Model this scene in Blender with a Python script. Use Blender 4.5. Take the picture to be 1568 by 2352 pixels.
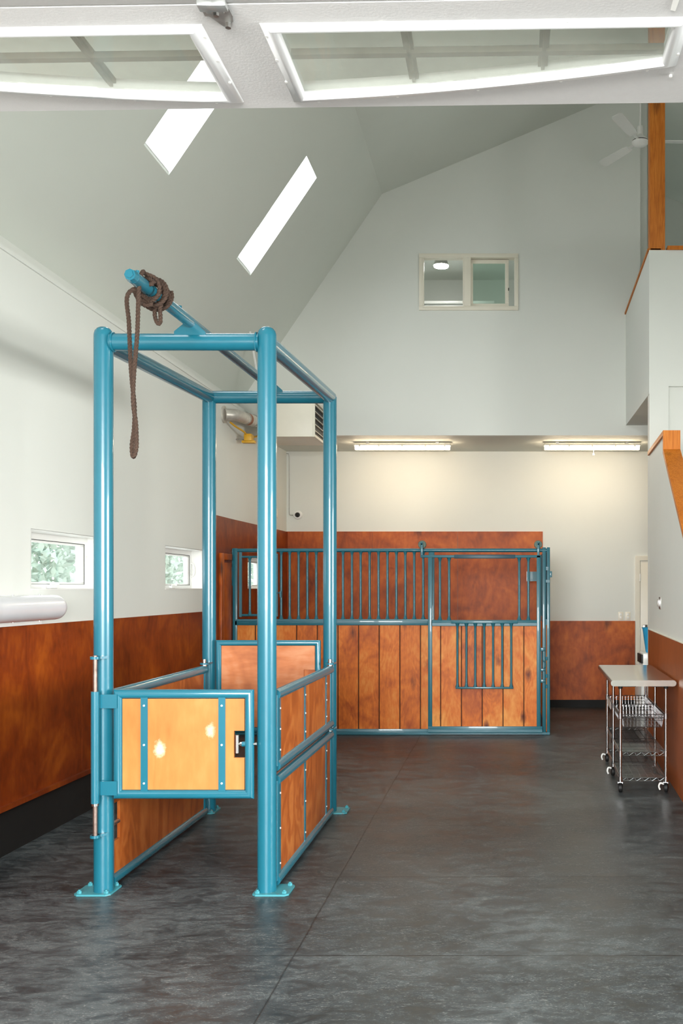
import bpy, bmesh, math, random
from mathutils import Vector, Matrix
random.seed(7)
C = bpy.context.scene
for o in list(bpy.data.objects): bpy.data.objects.remove(o)
PI = math.pi
# ------------------------------------------------------------------ camera, world, light, exposure
CH = 1.65
cd = bpy.data.cameras.new('camera'); cam = bpy.data.objects.new('camera', cd); C.collection.objects.link(cam)
cam.location = (0, 0, CH); cam.rotation_euler = (PI/2, 0, 0)
cd.sensor_fit = 'AUTO'; cd.sensor_width = 36; cd.lens = 35
cd.shift_x = -376/2352; cd.shift_y = 175/2352
cd.clip_start = .05; cd.clip_end = 200
C.camera = cam
w = bpy.data.worlds.new('sky'); C.world = w; w.use_nodes = True
bg = w.node_tree.nodes['Background']
bg.inputs[0].default_value = (.88, .96, .98, 1); bg.inputs[1].default_value = 3.2
def area(name, loc, rot, sx, sy, power, col):
    l = bpy.data.lights.new(name, 'AREA'); l.shape = 'RECTANGLE'; l.size = sx; l.size_y = sy
    l.energy = power; l.color = col
    o = bpy.data.objects.new(name, l); C.collection.objects.link(o); o.location = loc; o.rotation_euler = rot
    return o
# daylight entering through the open overhead door (behind the camera) and the roof lights, plus an added side fill
area('door_daylight', (-.72, -3.6, 2.5), (PI/2, 0, 0), 6, 2.3, 1420, (.99, .99, .97))
SLOPE = math.atan(1.47)
SKYY = (4.79, 7.56, 10.07)          # left slope roof lights; the nearest is added, out of view, to brighten the room
area('side_daylight', (8.9, 2.4, 2.2), (PI/2, 0, PI/2), 5.4, 2.2, 1050, (1, 1, .97))  # fill lamp outside the added right window, brightens the left wall
for sy_ in SKYY:
    area('skylight_daylight', (-2.42, sy_, 5.42), (0, -SLOPE, 0), 1.1, .5, 14, (.90, .96, 1))
C.view_settings.view_transform = 'Standard'; C.view_settings.look = 'None'
C.view_settings.gamma = 1; C.view_settings.use_curve_mapping = False
C.view_settings.exposure = .47

# ------------------------------------------------------------------ helpers
F = 2287.0
def XW(px, Y): return (px-1160)*Y/F
def HW(py, Y): return CH+(1351-py)*Y/F

class MB:
    def __init__(s): s.v = []; s.f = []
    def add(s, vs, fs):
        n = len(s.v); s.v += [tuple(v) for v in vs]; s.f += [tuple(i+n for i in f) for f in fs]; return s
    def box(s, x0, x1, y0, y1, z0, z1, bev=0):
        x0, x1 = min(x0, x1), max(x0, x1); y0, y1 = min(y0, y1), max(y0, y1); z0, z1 = min(z0, z1), max(z0, z1)
        if bev > 0:
            bm = bmesh.new(); bmesh.ops.create_cube(bm, size=1)
            for v in bm.verts:
                v.co = Vector(((x0+x1)/2+v.co.x*(x1-x0), (y0+y1)/2+v.co.y*(y1-y0), (z0+z1)/2+v.co.z*(z1-z0)))
            bmesh.ops.bevel(bm, geom=list(bm.edges), offset=bev, segments=2, affect='EDGES', profile=.5)
            bm.verts.index_update()
            s.add([v.co[:] for v in bm.verts], [[v.index for v in f.verts] for f in bm.faces]); bm.free(); return s
        return s.add([(x0,y0,z0),(x1,y0,z0),(x1,y1,z0),(x0,y1,z0),(x0,y0,z1),(x1,y0,z1),(x1,y1,z1),(x0,y1,z1)],
                     [(3,2,1,0),(4,5,6,7),(0,1,5,4),(1,2,6,5),(2,3,7,6),(3,0,4,7)])
    def cyl(s, a, b, r, r2=None, n=16, cap=True):
        a = Vector(a); b = Vector(b); d = (b-a).normalized()
        u = d.orthogonal().normalized(); v = d.cross(u); r2 = r if r2 is None else r2
        vs = [a+(u*math.cos(t)+v*math.sin(t))*r for t in [2*PI*i/n for i in range(n)]]
        vs += [b+(u*math.cos(t)+v*math.sin(t))*r2 for t in [2*PI*i/n for i in range(n)]]
        fs = [(i, (i+1) % n, n+(i+1) % n, n+i) for i in range(n)]
        if cap: fs += [tuple(range(n-1, -1, -1)), tuple(range(n, 2*n))]
        return s.add(vs, fs)
    def prism(s, pts, axis, a, b):
        """pts: 2D polygon; extruded along axis from a to b. axis x: (y,z) y: (x,z) z: (x,y)"""
        def mk(p, t): return {'x': (t, p[0], p[1]), 'y': (p[0], t, p[1]), 'z': (p[0], p[1], t)}[axis]
        n = len(pts)
        s.add([mk(p, a) for p in pts]+[mk(p, b) for p in pts],
              [tuple(range(n)), tuple(range(2*n-1, n-1, -1))]+[(i, n+i, n+(i+1) % n, (i+1) % n) for i in range(n)])
        return s
    def lathe(s, prof, c, axis='z', n=24):
        """prof: (r, h) list about axis through c"""
        c = Vector(c); k = len(prof); vs = []
        for r, h in prof:
            for i in range(n):
                t = 2*PI*i/n; p = (r*math.cos(t), r*math.sin(t), h)
                if axis == 'x': p = (h, p[0], p[1])
                if axis == 'y': p = (p[0], h, p[1])
                vs.append(c+Vector(p))
        fs = [(j*n+i, j*n+(i+1) % n, (j+1)*n+(i+1) % n, (j+1)*n+i) for j in range(k-1) for i in range(n)]
        if prof[0][0] > 0: fs.append(tuple(range(n-1, -1, -1)))
        if prof[-1][0] > 0: fs.append(tuple((k-1)*n+i for i in range(n)))
        return s.add(vs, fs)
    def loop_tube(s, pts, r, normal, n=14, closed=True):
        """mitred tube along a planar polyline"""
        P = [Vector(p) for p in pts]; N = Vector(normal).normalized(); m = len(P); vs = []
        for i in range(m):
            if closed or 0 < i < m-1:
                d0 = (P[i]-P[i-1]).normalized(); d1 = (P[(i+1) % m]-P[i]).normalized()
            elif i == 0: d0 = d1 = (P[1]-P[0]).normalized()
            else: d0 = d1 = (P[i]-P[i-1]).normalized()
            t = (d0+d1).normalized(); M = N.cross(t); c = max(.3, t.dot(d1))
            for k in range(n):
                a = 2*PI*k/n; vs.append(P[i]+N*(r*math.cos(a))+M*(r*math.sin(a)/c))
        fs = []
        for i in range(m if closed else m-1):
            j = (i+1) % m
            for k in range(n): fs.append((i*n+k, i*n+(k+1) % n, j*n+(k+1) % n, j*n+k))
        if not closed: fs += [tuple(range(n-1, -1, -1)), tuple((m-1)*n+k for k in range(n))]
        return s.add(vs, fs)
    def sweep(s, pts, r, n=8, prof=None, twist=0):
        """smooth tube through points; prof(theta)->radius factor, twist = turns per metre"""
        P = [Vector(p) for p in pts]; m = len(P); vs = []; u = None; L = 0
        for i in range(m):
            t = (P[min(i+1, m-1)]-P[max(i-1, 0)]).normalized()
            if u is None: u = t.orthogonal().normalized()
            u = (u-t*u.dot(t)).normalized(); v = t.cross(u)
            if i: L += (P[i]-P[i-1]).length
            for k in range(n):
                a = 2*PI*k/n; rr = r*(prof(a) if prof else 1); a2 = a+2*PI*twist*L
                vs.append(P[i]+u*(rr*math.cos(a2))+v*(rr*math.sin(a2)))
        fs = [(i*n+k, i*n+(k+1) % n, (i+1)*n+(k+1) % n, (i+1)*n+k) for i in range(m-1) for k in range(n)]
        fs += [tuple(range(n-1, -1, -1)), tuple((m-1)*n+k for k in range(n))]
        return s.add(vs, fs)
    def warp(s, fn): s.v = [tuple(fn(Vector(v))) for v in s.v]; return s

def smooth_path(pts, step):
    P = [Vector(p) for p in pts]; P = [P[0]*2-P[1]]+P+[P[-1]*2-P[-2]]; out = []
    for i in range(1, len(P)-2):
        a, b, c, d = P[i-1:i+3]; k = max(2, int((c-b).length/step))
        for j in range(k):
            t = j/k
            out.append(.5*((2*b)+(c-a)*t+(2*a-5*b+4*c-d)*t*t+(3*b-a-3*c+d)*t**3))
    out.append(P[-2]); return out

def wloc(o):
    v = Vector((0, 0, 0))
    while o is not None: v = v+o.location; o = o.parent
    return v
def obj(name, mb, m, parent=None, smooth=True, angle=35):
    me = bpy.data.meshes.new(name)
    if parent is not None: off = wloc(parent)
    else:
        xs, ys, zs = zip(*mb.v); off = Vector(((min(xs)+max(xs))/2, (min(ys)+max(ys))/2, min(zs)))
    me.from_pydata([(v[0]-off.x, v[1]-off.y, v[2]-off.z) for v in mb.v], [], mb.f)
    me.materials.append(m)
    bm = bmesh.new(); bm.from_mesh(me); bmesh.ops.recalc_face_normals(bm, faces=bm.faces); bm.to_mesh(me); bm.free()
    if smooth:
        me.polygons.foreach_set('use_smooth', [True]*len(me.polygons)); me.set_sharp_from_angle(angle=math.radians(angle))
    o = bpy.data.objects.new(name, me); C.collection.objects.link(o)
    if parent is not None: o.parent = parent
    else: o.location = off
    return o
def tag(o, label, cat, group=None):
    o['label'] = label; o['category'] = cat
    if group: o['group'] = group
    return o
def thing(name, label, cat, loc, group=None):
    o = bpy.data.objects.new(name, None); C.collection.objects.link(o); o.location = loc
    o.empty_display_size = .1
    return tag(o, label, cat, group)
def struct(name, mb, m, label, cat='wall', **k):
    o = obj(name, mb, m, None, **k); o['kind'] = 'structure'; return tag(o, label, cat)
def copy_tree(o, parent=None):
    c = o.copy(); C.collection.objects.link(c)
    if parent is not None: c.parent = parent
    for ch in list(o.children): copy_tree(ch, c)
    return c

# ------------------------------------------------------------------ materials
def srgb(r, g, b):
    f = lambda c: (c/255/12.92) if c/255 <= .04045 else ((c/255+.055)/1.055)**2.4
    return (f(r), f(g), f(b), 1)
def newmat(name):
    m = bpy.data.materials.new(name); m.use_nodes = True
    nt = m.node_tree; return m, nt, nt.nodes['Principled BSDF']
def N(nt, t, **kw):
    n = nt.nodes.new(t)
    for k, v in kw.items(): setattr(n, k, v)
    return n
def ramp(nt, fac, stops):
    r = N(nt, 'ShaderNodeValToRGB'); e = r.color_ramp.elements
    while len(e) < len(stops): e.new(.5)
    for i, (p, c) in enumerate(stops): e[i].position = p; e[i].color = c
    nt.links.new(fac, r.inputs[0]); return r.outputs[0]
def coords(nt, sc=(1, 1, 1), loc=(0, 0, 0)):
    tc = N(nt, 'ShaderNodeTexCoord'); mp = N(nt, 'ShaderNodeMapping')
    mp.inputs['Scale'].default_value = sc; mp.inputs['Location'].default_value = loc
    nt.links.new(tc.outputs['Object'], mp.inputs[0]); return mp.outputs[0]
def noise(nt, vec, scale, detail=4, rough=.55, dist=0):
    n = N(nt, 'ShaderNodeTexNoise'); n.inputs['Scale'].default_value = scale; n.inputs['Detail'].default_value = detail
    n.inputs['Roughness'].default_value = rough; n.inputs['Distortion'].default_value = dist
    nt.links.new(vec, n.inputs['Vector']); return n.outputs['Fac']
def math_(nt, op, a, b=None, c=None):
    m = N(nt, 'ShaderNodeMath', operation=op)
    for i, x in enumerate((a, b, c)):
        if x is None: continue
        if isinstance(x, (int, float)): m.inputs[i].default_value = x
        else: nt.links.new(x, m.inputs[i])
    return m.outputs[0]
def mix(nt, fac, a, b, mode='MIX'):
    m = N(nt, 'ShaderNodeMix', data_type='RGBA', blend_type=mode)
    for i, x in ((0, fac), (6, a), (7, b)):
        if isinstance(x, (int, float)): m.inputs[i].default_value = x
        elif isinstance(x, tuple): m.inputs[i].default_value = x
        else: nt.links.new(x, m.inputs[i])
    return m.outputs[2]
def bump(nt, p, h, strength, dist=.01):
    b = N(nt, 'ShaderNodeBump'); b.inputs['Strength'].default_value = strength; b.inputs['Distance'].default_value = dist
    nt.links.new(h, b.inputs['Height']); nt.links.new(b.outputs[0], p.inputs['Normal'])
def plain(name, col, rough=.5, metal=0, coat=0, var=.04, scale=6, bmp=0, spec=.5):
    m, nt, p = newmat(name); v = coords(nt)
    n = noise(nt, v, scale, 5)
    c2 = tuple(max(0, c*(1-var*2)) for c in col[:3])+(1,)
    nt.links.new(ramp(nt, n, [(.3, c2), (.7, col)]), p.inputs['Base Color'])
    p.inputs['Roughness'].default_value = rough; p.inputs['Metallic'].default_value = metal
    p.inputs['Coat Weight'].default_value = coat; p.inputs['Specular IOR Level'].default_value = spec
    if bmp: bump(nt, p, noise(nt, v, 120, 3), bmp, .003)
    return m
def emit(name, col, s):
    m, nt, p = newmat(name); p.inputs['Emission Color'].default_value = col; p.inputs['Emission Strength'].default_value = s
    p.inputs['Base Color'].default_value = col; return m
def wood(name, dark, mid, light, gs=(3, 3, .35), scale=4, swirl=1.5, rough=.45, knots=0, plank=None, blotch=.5, extra=None, coat=0.0, swirlw=.11):
    """grain runs along the axis whose gs is smallest. plank=(axis,width,offset): dark joints and per-plank tone"""
    m, nt, p = newmat(name); v = coords(nt, gs)
    raw = coords(nt)
    base = None
    if plank:
        sep = N(nt, 'ShaderNodeSeparateXYZ'); nt.links.new(raw, sep.inputs[0])
        q = math_(nt, 'DIVIDE', math_(nt, 'ADD', sep.outputs['XYZ'.index(plank[0])], plank[2]), plank[1])
        idx = math_(nt, 'FLOOR', q)
        wn = N(nt, 'ShaderNodeTexWhiteNoise', noise_dimensions='1D'); nt.links.new(idx, wn.inputs['W'])
        cmb = N(nt, 'ShaderNodeVectorMath', operation='ADD'); nt.links.new(v, cmb.inputs[0])
        cc = N(nt, 'ShaderNodeCombineXYZ'); nt.links.new(math_(nt, 'MULTIPLY', idx, 3.7), cc.inputs[0]); nt.links.new(math_(nt, 'MULTIPLY', idx, 1.3), cc.inputs[2])
        nt.links.new(cc.outputs[0], cmb.inputs[1]); v = cmb.outputs[0]
    big = noise(nt, v, scale, 3, .5, swirl)
    wv = math_(nt, 'SINE', math_(nt, 'MULTIPLY', big, 42))
    wv = math_(nt, 'MULTIPLY_ADD', wv, .5, .5)
    fine = noise(nt, v, scale*9, 4, .6)
    bl = noise(nt, raw, 2.6, 3, .6, .6)
    g = math_(nt, 'ADD', math_(nt, 'MULTIPLY', wv, swirlw), math_(nt, 'MULTIPLY', fine, .34))
    g = math_(nt, 'ADD', g, math_(nt, 'MULTIPLY', bl, blotch))
    if plank: g = math_(nt, 'ADD', g, math_(nt, 'MULTIPLY', math_(nt, 'SUBTRACT', wn.outputs[0], .5), .16))
    ctr = swirlw/2+.17+.5*blotch
    col = ramp(nt, g, [(max(0, ctr-.24), dark), (ctr, mid), (min(1, ctr+.24), light)])
    if knots:
        vo = N(nt, 'ShaderNodeTexVoronoi'); vo.inputs['Scale'].default_value = knots
        kv = coords(nt, (1.4, 1.4, .62), (3.3, 1.7, 5.1)); nt.links.new(kv, vo.inputs['Vector'])
        kd = math_(nt, 'ADD', vo.outputs['Distance'], math_(nt, 'MULTIPLY', math_(nt, 'SUBTRACT', fine, .5), .16))
        kf = ramp(nt, kd, [(.03, (1, 1, 1, 1)), (.19, (0, 0, 0, 1))])
        dk = tuple(c*.38 for c in dark[:3])+(1,)
        col = mix(nt, kf, col, dk)
    if plank:
        fr = math_(nt, 'FRACT', q)
        e = math_(nt, 'MINIMUM', fr, math_(nt, 'SUBTRACT', 1, fr))
        jf = ramp(nt, e, [(.012, (1, 1, 1, 1)), (.035, (0, 0, 0, 1))])
        col = mix(nt, jf, col, tuple(c*.12 for c in dark[:3])+(1,))
        bump(nt, p, math_(nt, 'MULTIPLY', jf, -1), .6, .01)
    if extra: col = extra(nt, col, raw)
    nt.links.new(col, p.inputs['Base Color'])
    p.inputs['Roughness'].default_value = rough; p.inputs['Coat Weight'].default_value = coat; p.inputs['Coat Roughness'].default_value = .35; p.inputs['Specular IOR Level'].default_value = .32
    return m
def spots(lst, col):
    def fn(nt, base, raw):
        nz = noise(nt, raw, 60, 3, .7)
        for (c, rx, rz, st) in lst:
            d = N(nt, 'ShaderNodeVectorMath', operation='SUBTRACT'); nt.links.new(raw, d.inputs[0]); d.inputs[1].default_value = c
            s_ = N(nt, 'ShaderNodeVectorMath', operation='MULTIPLY'); nt.links.new(d.outputs[0], s_.inputs[0]); s_.inputs[1].default_value = (1/rx, 0, 1/rz)
            l = N(nt, 'ShaderNodeVectorMath', operation='LENGTH'); nt.links.new(s_.outputs[0], l.inputs[0])
            q = math_(nt, 'ADD', l.outputs['Value'], math_(nt, 'MULTIPLY', math_(nt, 'SUBTRACT', nz, .5), 1.1))
            f = ramp(nt, q, [(.35, (st,)*3+(1,)), (1, (0, 0, 0, 1))])
            base = mix(nt, f, base, col)
        return base
    return fn
def glassmat(name, tint=(1, 1, 1, 1), refl=.03, rough=0.0, dirt=0):
    m = bpy.data.materials.new(name); m.use_nodes = True; nt = m.node_tree; nt.nodes.clear()
    out = N(nt, 'ShaderNodeOutputMaterial'); t = N(nt, 'ShaderNodeBsdfTransparent'); g = N(nt, 'ShaderNodeBsdfGlossy')
    t.inputs[0].default_value = tint; g.inputs['Roughness'].default_value = rough
    fr = N(nt, 'ShaderNodeLayerWeight'); fr.inputs[0].default_value = .5
    f = math_(nt, 'ADD', math_(nt, 'MULTIPLY', math_(nt, 'POWER', fr.outputs['Facing'], 5), .5), refl)
    mx = N(nt, 'ShaderNodeMixShader'); nt.links.new(f, mx.inputs[0]); nt.links.new(t.outputs[0], mx.inputs[1]); nt.links.new(g.outputs[0], mx.inputs[2])
    sh = mx.outputs[0]
    if dirt:
        d = N(nt, 'ShaderNodeBsdfDiffuse'); d.inputs[0].default_value = (.8, .82, .74, 1)
        v = coords(nt); nz = noise(nt, v, 2.2, 6, .6)
        m2 = N(nt, 'ShaderNodeMixShader'); nt.links.new(math_(nt, 'MULTIPLY', nz, dirt), m2.inputs[0])
        nt.links.new(sh, m2.inputs[1]); nt.links.new(d.outputs[0], m2.inputs[2]); sh = m2.outputs[0]
    nt.links.new(sh, out.inputs[0]); return m

M = {}
M['wall'] = plain('wall_paint', srgb(226, 228, 222), .62, var=.012, scale=1.2)
M['ceiling'] = plain('ceiling_paint', srgb(217, 221, 213), .7, var=.012, scale=1.2)
M['teal'] = plain('teal_enamel', srgb(28, 108, 128), .27, coat=.35, var=.05, scale=3)
M['teal2'] = plain('teal_stall_paint', srgb(32, 108, 124), .36, coat=.3, var=.06, scale=4)
M['teal_dark'] = plain('dark_teal_channel', srgb(22, 74, 90), .4, var=.06)
M['steel'] = plain('zinc_steel', srgb(190, 188, 184), .3, 1, var=.12, scale=30)
M['chrome'] = plain('chrome_wire', srgb(205, 208, 210), .16, 1, var=.05, scale=30)
M['top_steel'] = plain('brushed_worktop_steel', srgb(214, 212, 205), .17, 1, var=.03, scale=40)
M['white'] = plain('white_plastic', srgb(240, 240, 236), .3, var=.01)
M['cream'] = plain('cream_enamel', srgb(238, 232, 216), .35, var=.02)
M['door_panel'] = plain('painted_door_steel', srgb(206, 205, 204), .5, var=.015, scale=40, bmp=.25)
M['black'] = plain('black_rubber', srgb(20, 20, 20), .6, var=.2)
M['base_black'] = plain('black_base_rubber', srgb(12, 13, 12), .75, var=.25)
M['yellow'] = plain('yellow_gas_hose', srgb(222, 168, 40), .4, var=.08)
M['blue'] = plain('blue_plastic', srgb(50, 165, 215), .4, var=.03)
M['muntin'] = plain('weathered_muntin', srgb(120, 116, 102), .6, var=.15, scale=25)
M['rope'] = plain('brown_rope_fibre', srgb(78, 58, 46), .9, var=.3, scale=150)
M['copper'] = plain('scorched_tape', srgb(176, 110, 78), .5, .3, var=.2, scale=25)
M['duct'] = plain('galvanised_duct', srgb(214, 208, 198), .4, .45, var=.15, scale=14)
M['green_leaf'] = plain('pale_foliage', srgb(186, 202, 188), .8, var=.2, scale=3)
M['ground'] = plain('concrete_apron', srgb(190, 188, 182), .9, var=.06, scale=2)
M['glass'] = glassmat('window_glass')
M['door_glass'] = glassmat('dusty_door_glass', (.97, .98, .96, 1), .02, .02, dirt=.42)
M['tint_glass'] = glassmat('tinted_sash_glass', (.84, .94, .90, 1), .06)
M['lamp'] = emit('lamp_diffuser', (1, .81, .58, 1), 21)
M['disc'] = emit('disc_lamp_diffuser', (1, .99, .94, 1), 60)
M['orange'] = wood('golden_fir', srgb(150, 78, 16), srgb(196, 112, 34), srgb(220, 144, 62), (4, 4, .3), 3, 1, .5, knots=2.2, blotch=.3)
M['stain'] = wood('dark_stained_plywood', srgb(92, 30, 2), srgb(132, 52, 6), srgb(166, 80, 14), (1.4, 1.4, .6), 2.0, 1.0, .42, blotch=.85, swirlw=.05)
M['stain_r'] = wood('stained_side_plywood', srgb(132, 62, 22), srgb(154, 78, 32), srgb(176, 98, 46), (3, 3, .2), 3.5, .5, .45, blotch=.45, swirlw=.05)
M['stain_back'] = wood('stained_pine_plywood', srgb(112, 42, 2), srgb(172, 78, 10), srgb(206, 108, 30), (1.3, 1.3, .55), 1.8, 1.0, .45, knots=1.9, blotch=.8, swirlw=.06)
M['planks'] = wood('stained_knotty_planks', srgb(166, 70, 6), srgb(220, 114, 28), srgb(240, 158, 72), (1.8, 1.8, .6), 2.4, 1.2, .45, knots=3.1, plank=('X', .2325, .12), blotch=.75, swirlw=.07)
M['side'] = wood('honey_stained_plywood', srgb(136, 62, 18), srgb(176, 92, 36), srgb(204, 126, 62), (1.1, .8, .5), 1.5, 2.2, .42, blotch=.4, swirlw=.16)
M['rear'] = wood('worn_plywood', srgb(150, 82, 46), srgb(188, 112, 66), srgb(206, 146, 106), (.5, 1.5, 2.0), 1.5, 1.2, .45, blotch=.8, swirlw=.06)
M['gate'] = wood('pale_birch_plywood', srgb(176, 104, 46), srgb(198, 124, 62), srgb(212, 144, 82), (1.3, 1.3, .4), 1.8, 1.4, .45, blotch=.5, swirlw=.06,
    extra=spots([((-1.855+1.735, 0, .785), .036, .052, .8), ((-1.583+1.735, 0, .885), .03, .045, .65)], srgb(238, 218, 190)))
M['side_marked'] = M['side']

def floor_mat():
    m, nt, p = newmat('rubber_mat_floor'); raw = coords(nt)
    a = noise(nt, coords(nt, (.8, 1.0, 1)), .9, 5, .6, .4)
    b = noise(nt, coords(nt, (1, 1.9, 1)), 6, 10, .8, .6)
    c = noise(nt, coords(nt, (1, 2.2, 1), (4, 2, 0)), 44, 7, .8, 1.4)
    g = math_(nt, 'ADD', math_(nt, 'MULTIPLY', a, .4), math_(nt, 'MULTIPLY', b, .6))
    col = ramp(nt, g, [(.40, srgb(34, 39, 41)), (.5, srgb(58, 64, 67)), (.60, srgb(90, 97, 99))])
    sc = math_(nt, 'MULTIPLY', ramp(nt, c, [(.53, (0, 0, 0, 1)), (.62, (1, 1, 1, 1))]), ramp(nt, b, [(.43, (0, 0, 0, 1)), (.54, (1, 1, 1, 1))]))
    col = mix(nt, math_(nt, 'MULTIPLY', sc, .62), col, srgb(150, 152, 148))
    sep = N(nt, 'ShaderNodeSeparateXYZ'); tc = N(nt, 'ShaderNodeNewGeometry'); nt.links.new(tc.outputs['Position'], sep.inputs[0])
    wob = math_(nt, 'MULTIPLY', math_(nt, 'SUBTRACT', noise(nt, raw, 1.3, 2), .5), .02)
    sx = math_(nt, 'ABSOLUTE', math_(nt, 'ADD', math_(nt, 'ADD', sep.outputs[0], .951), wob))
    yy = math_(nt, 'ADD', sep.outputs[1], wob)
    q = math_(nt, 'DIVIDE', math_(nt, 'SUBTRACT', yy, 4.47), 1.22)
    fr = math_(nt, 'FRACT', math_(nt, 'ADD', q, 20)); e = math_(nt, 'MULTIPLY', math_(nt, 'MINIMUM', fr, math_(nt, 'SUBTRACT', 1, fr)), 1.22)
    jn = ramp(nt, e, [(.0025, (1, 1, 1, 1)), (.006, (0, 0, 0, 1))])
    jn = math_(nt, 'MULTIPLY', jn, ramp(nt, noise(nt, raw, 1.1, 2), [(.38, (.25,)*3+(1,)), (.58, (1, 1, 1, 1))]))
    jx = ramp(nt, sx, [(.0022, (1, 1, 1, 1)), (.0048, (0, 0, 0, 1))])
    j = math_(nt, 'MAXIMUM', jn, jx)
    col = mix(nt, math_(nt, 'MULTIPLY', j, .9), col, (.004, .004, .004, 1))
    nt.links.new(col, p.inputs['Base Color'])
    nt.links.new(ramp(nt, b, [(.35, (.30,)*3+(1,)), (.65, (.55,)*3+(1,))]), p.inputs['Roughness'])
    p.inputs['Specular IOR Level'].default_value = .36
    bump(nt, p, math_(nt, 'SUBTRACT', b, math_(nt, 'MULTIPLY', j, 1.5)), .12, .004)
    return m
M['floor'] = floor_mat()

# ------------------------------------------------------------------ setting: shell of the barn
LX, UX = -3.1, -3.29          # left wall face below and above the ledge
YB, YU, YR = 13.8, 12.35, 15.08   # back wall, upper wall, wall of the upstairs room
LC = 3.545                    # low ceiling
KX, KH, RX, RH = -1.528, 6.54, 1.7, 7.89
def wl(v):  # the left wall runs slightly inwards at its far end
    return Vector((v.x+.027*max(0, v.y-11.2), v.y, v.z))
WIN = [(6.51, 7.75), (9.08, 10.32), (11.85, 13.0)]; WZ0, WZ1 = 1.643, 2.038

struct('ground', MB().box(-30, 30, -30, 40, -.4, -.12), M['ground'], 'pale concrete ground outside the barn', 'ground')
struct('floor', MB().box(-3.45, 6.9, -.35, 15.3, -.1, 0), M['floor'], 'dark grey rubber mat floor with thin joints', 'floor')

b = MB(); ys = [-.3]
for a_, c_ in WIN: ys += [a_, c_]
ys += [15.2]
b.box(LX-.235, LX, -.3, 11.2, 0, WZ0); b.box(LX-.235, LX, 11.2, 15.2, 0, WZ0)
b.box(LX-.235, LX, -.3, 11.2, WZ1, 3.755); b.box(LX-.235, LX, 11.2, 15.2, WZ1, 3.755)
b.box(LX-.235, LX, -.3, WIN[0][0], WZ0, WZ1); b.box(LX-.235, LX, WIN[0][1], WIN[1][0], WZ0, WZ1)
b.box(LX-.235, LX, WIN[1][1], 11.2, WZ0, WZ1); b.box(LX-.235, LX, 11.2, WIN[2][0], WZ0, WZ1); b.box(LX-.235, LX, WIN[2][1], 15.2, WZ0, WZ1)
b.warp(wl)
b.box(UX-.2, UX, -.3, 15.2, 3.76, 4.05)
struct('wall_left', b, M['wall'], 'long white wall with three small windows on the left')
struct('trim_1', MB().box(LX-.17, LX+.012, -.3, 12.3, 3.735, 3.765), M['wall'], 'white ledge strip along the top of the left wall', 'trim')

# gambrel ceiling: steep slope with two seen roof lights and an added one, shallow slopes, steep right slope
SKY = [(4.52, 5.06), (7.29, 7.83), (9.81, 10.335)]; SX0, SX1 = -2.646, -1.957  # first opening belongs to the added, unseen roof light
def slope_h(x): return 3.95+1.47*(x-UX)
b = MB()
def slab(x0, x1, y0, y1, hf, t=.02):
    b.add([(x0, y0, hf(x0)), (x1, y0, hf(x1)), (x1, y1, hf(x1)), (x0, y1, hf(x0)),
           (x0, y0, hf(x0)+t), (x1, y0, hf(x1)+t), (x1, y1, hf(x1)+t), (x0, y1, hf(x0)+t)],
          [(0,1,2,3),(7,6,5,4),(0,4,5,1),(1,5,6,2),(2,6,7,3),(3,7,4,0)])
yy = [-.5]+[v for p in SKY for v in p]+[15.2]
MX = lambda x: 2*RX-x
hR = lambda x: slope_h(MX(x))
for i in range(7):
    if i % 2:
        slab(UX-.1, SX0, yy[i], yy[i+1], slope_h); slab(SX1, KX, yy[i], yy[i+1], slope_h)
    else: slab(UX-.1, KX, yy[i], yy[i+1], slope_h)
up = lambda x: KH+(RH-KH)/(RX-KX)*(x-KX)
dn = lambda x: RH-(RH-KH)/(RX-KX)*(x-RX)
KX2 = 2*RX-KX
slab(KX, RX, -.5, 15.2, up); slab(RX, KX2, -.5, 15.2, dn); slab(MX(KX), MX(UX-.1), -.5, 15.2, hR)
struct('ceiling', b, M['ceiling'], 'tall pale barn ceiling with a steep left slope and two roof lights', 'ceiling', smooth=False)

RW = 2*RX-UX; b = MB()
for (a_, c_, z0, z1) in ((-.5, .3, 0, 4.2), (4.5, 15.2, 0, 4.2), (.3, 4.5, 0, .8), (.3, 4.5, 3.0, 4.2)): b.box(RW, RW+.2, a_, c_, z0, z1)  # leaves an opening for the added fill window
struct('wall_right', b, M['wall'], 'far right outer wall of the barn')
# front wall with the door opening behind the camera
def gable(x):
    return slope_h(x) if x < KX else up(x) if x < RX else dn(x) if x < KX2 else KH-1.47*(x-KX2)
def gwall(b, xs, y0, y1, zb, hole=None, lift=.08):
    for a_, c_ in zip(xs[:-1], xs[1:]):
        t = [(a_, gable(a_)+lift), (c_, gable(c_)+lift)]
        if hole and a_ >= hole[0]-1e-6 and c_ <= hole[1]+1e-6:
            if hole[2] > zb: b.box(a_, c_, y0, y1, zb, hole[2])
            b.prism([(a_, hole[3]), (c_, hole[3]), t[1], t[0]], 'y', y0, y1)
        else: b.prism([(a_, zb), (c_, zb), t[1], t[0]], 'y', y0, y1)
b = MB(); gwall(b, [-3.4, -2.14, KX, .70, RX, KX2, 6.69], -.5, -.3, 0, (-2.14, .70, 0, 3.0))
struct('wall_front', b, M['wall'], 'front wall around the open overhead doorway')
b = MB(); b.box(-3.4, 6.7, YB, YB+.12, 0, LC)
struct('wall_back', b, M['wall'], 'white back wall behind the horse stall')
b = MB(); b.box(-3.4, 6.7, YU+.12, YB+.12, LC, LC+.15)
struct('ceiling_low', b, M['ceiling'], 'low ceiling over the stall bay with two tube lamps', 'ceiling')
WX0, WX1, WH0, WH1 = XW(962, YU), XW(1190, YU), HW(713, YU), HW(583, YU)
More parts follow.
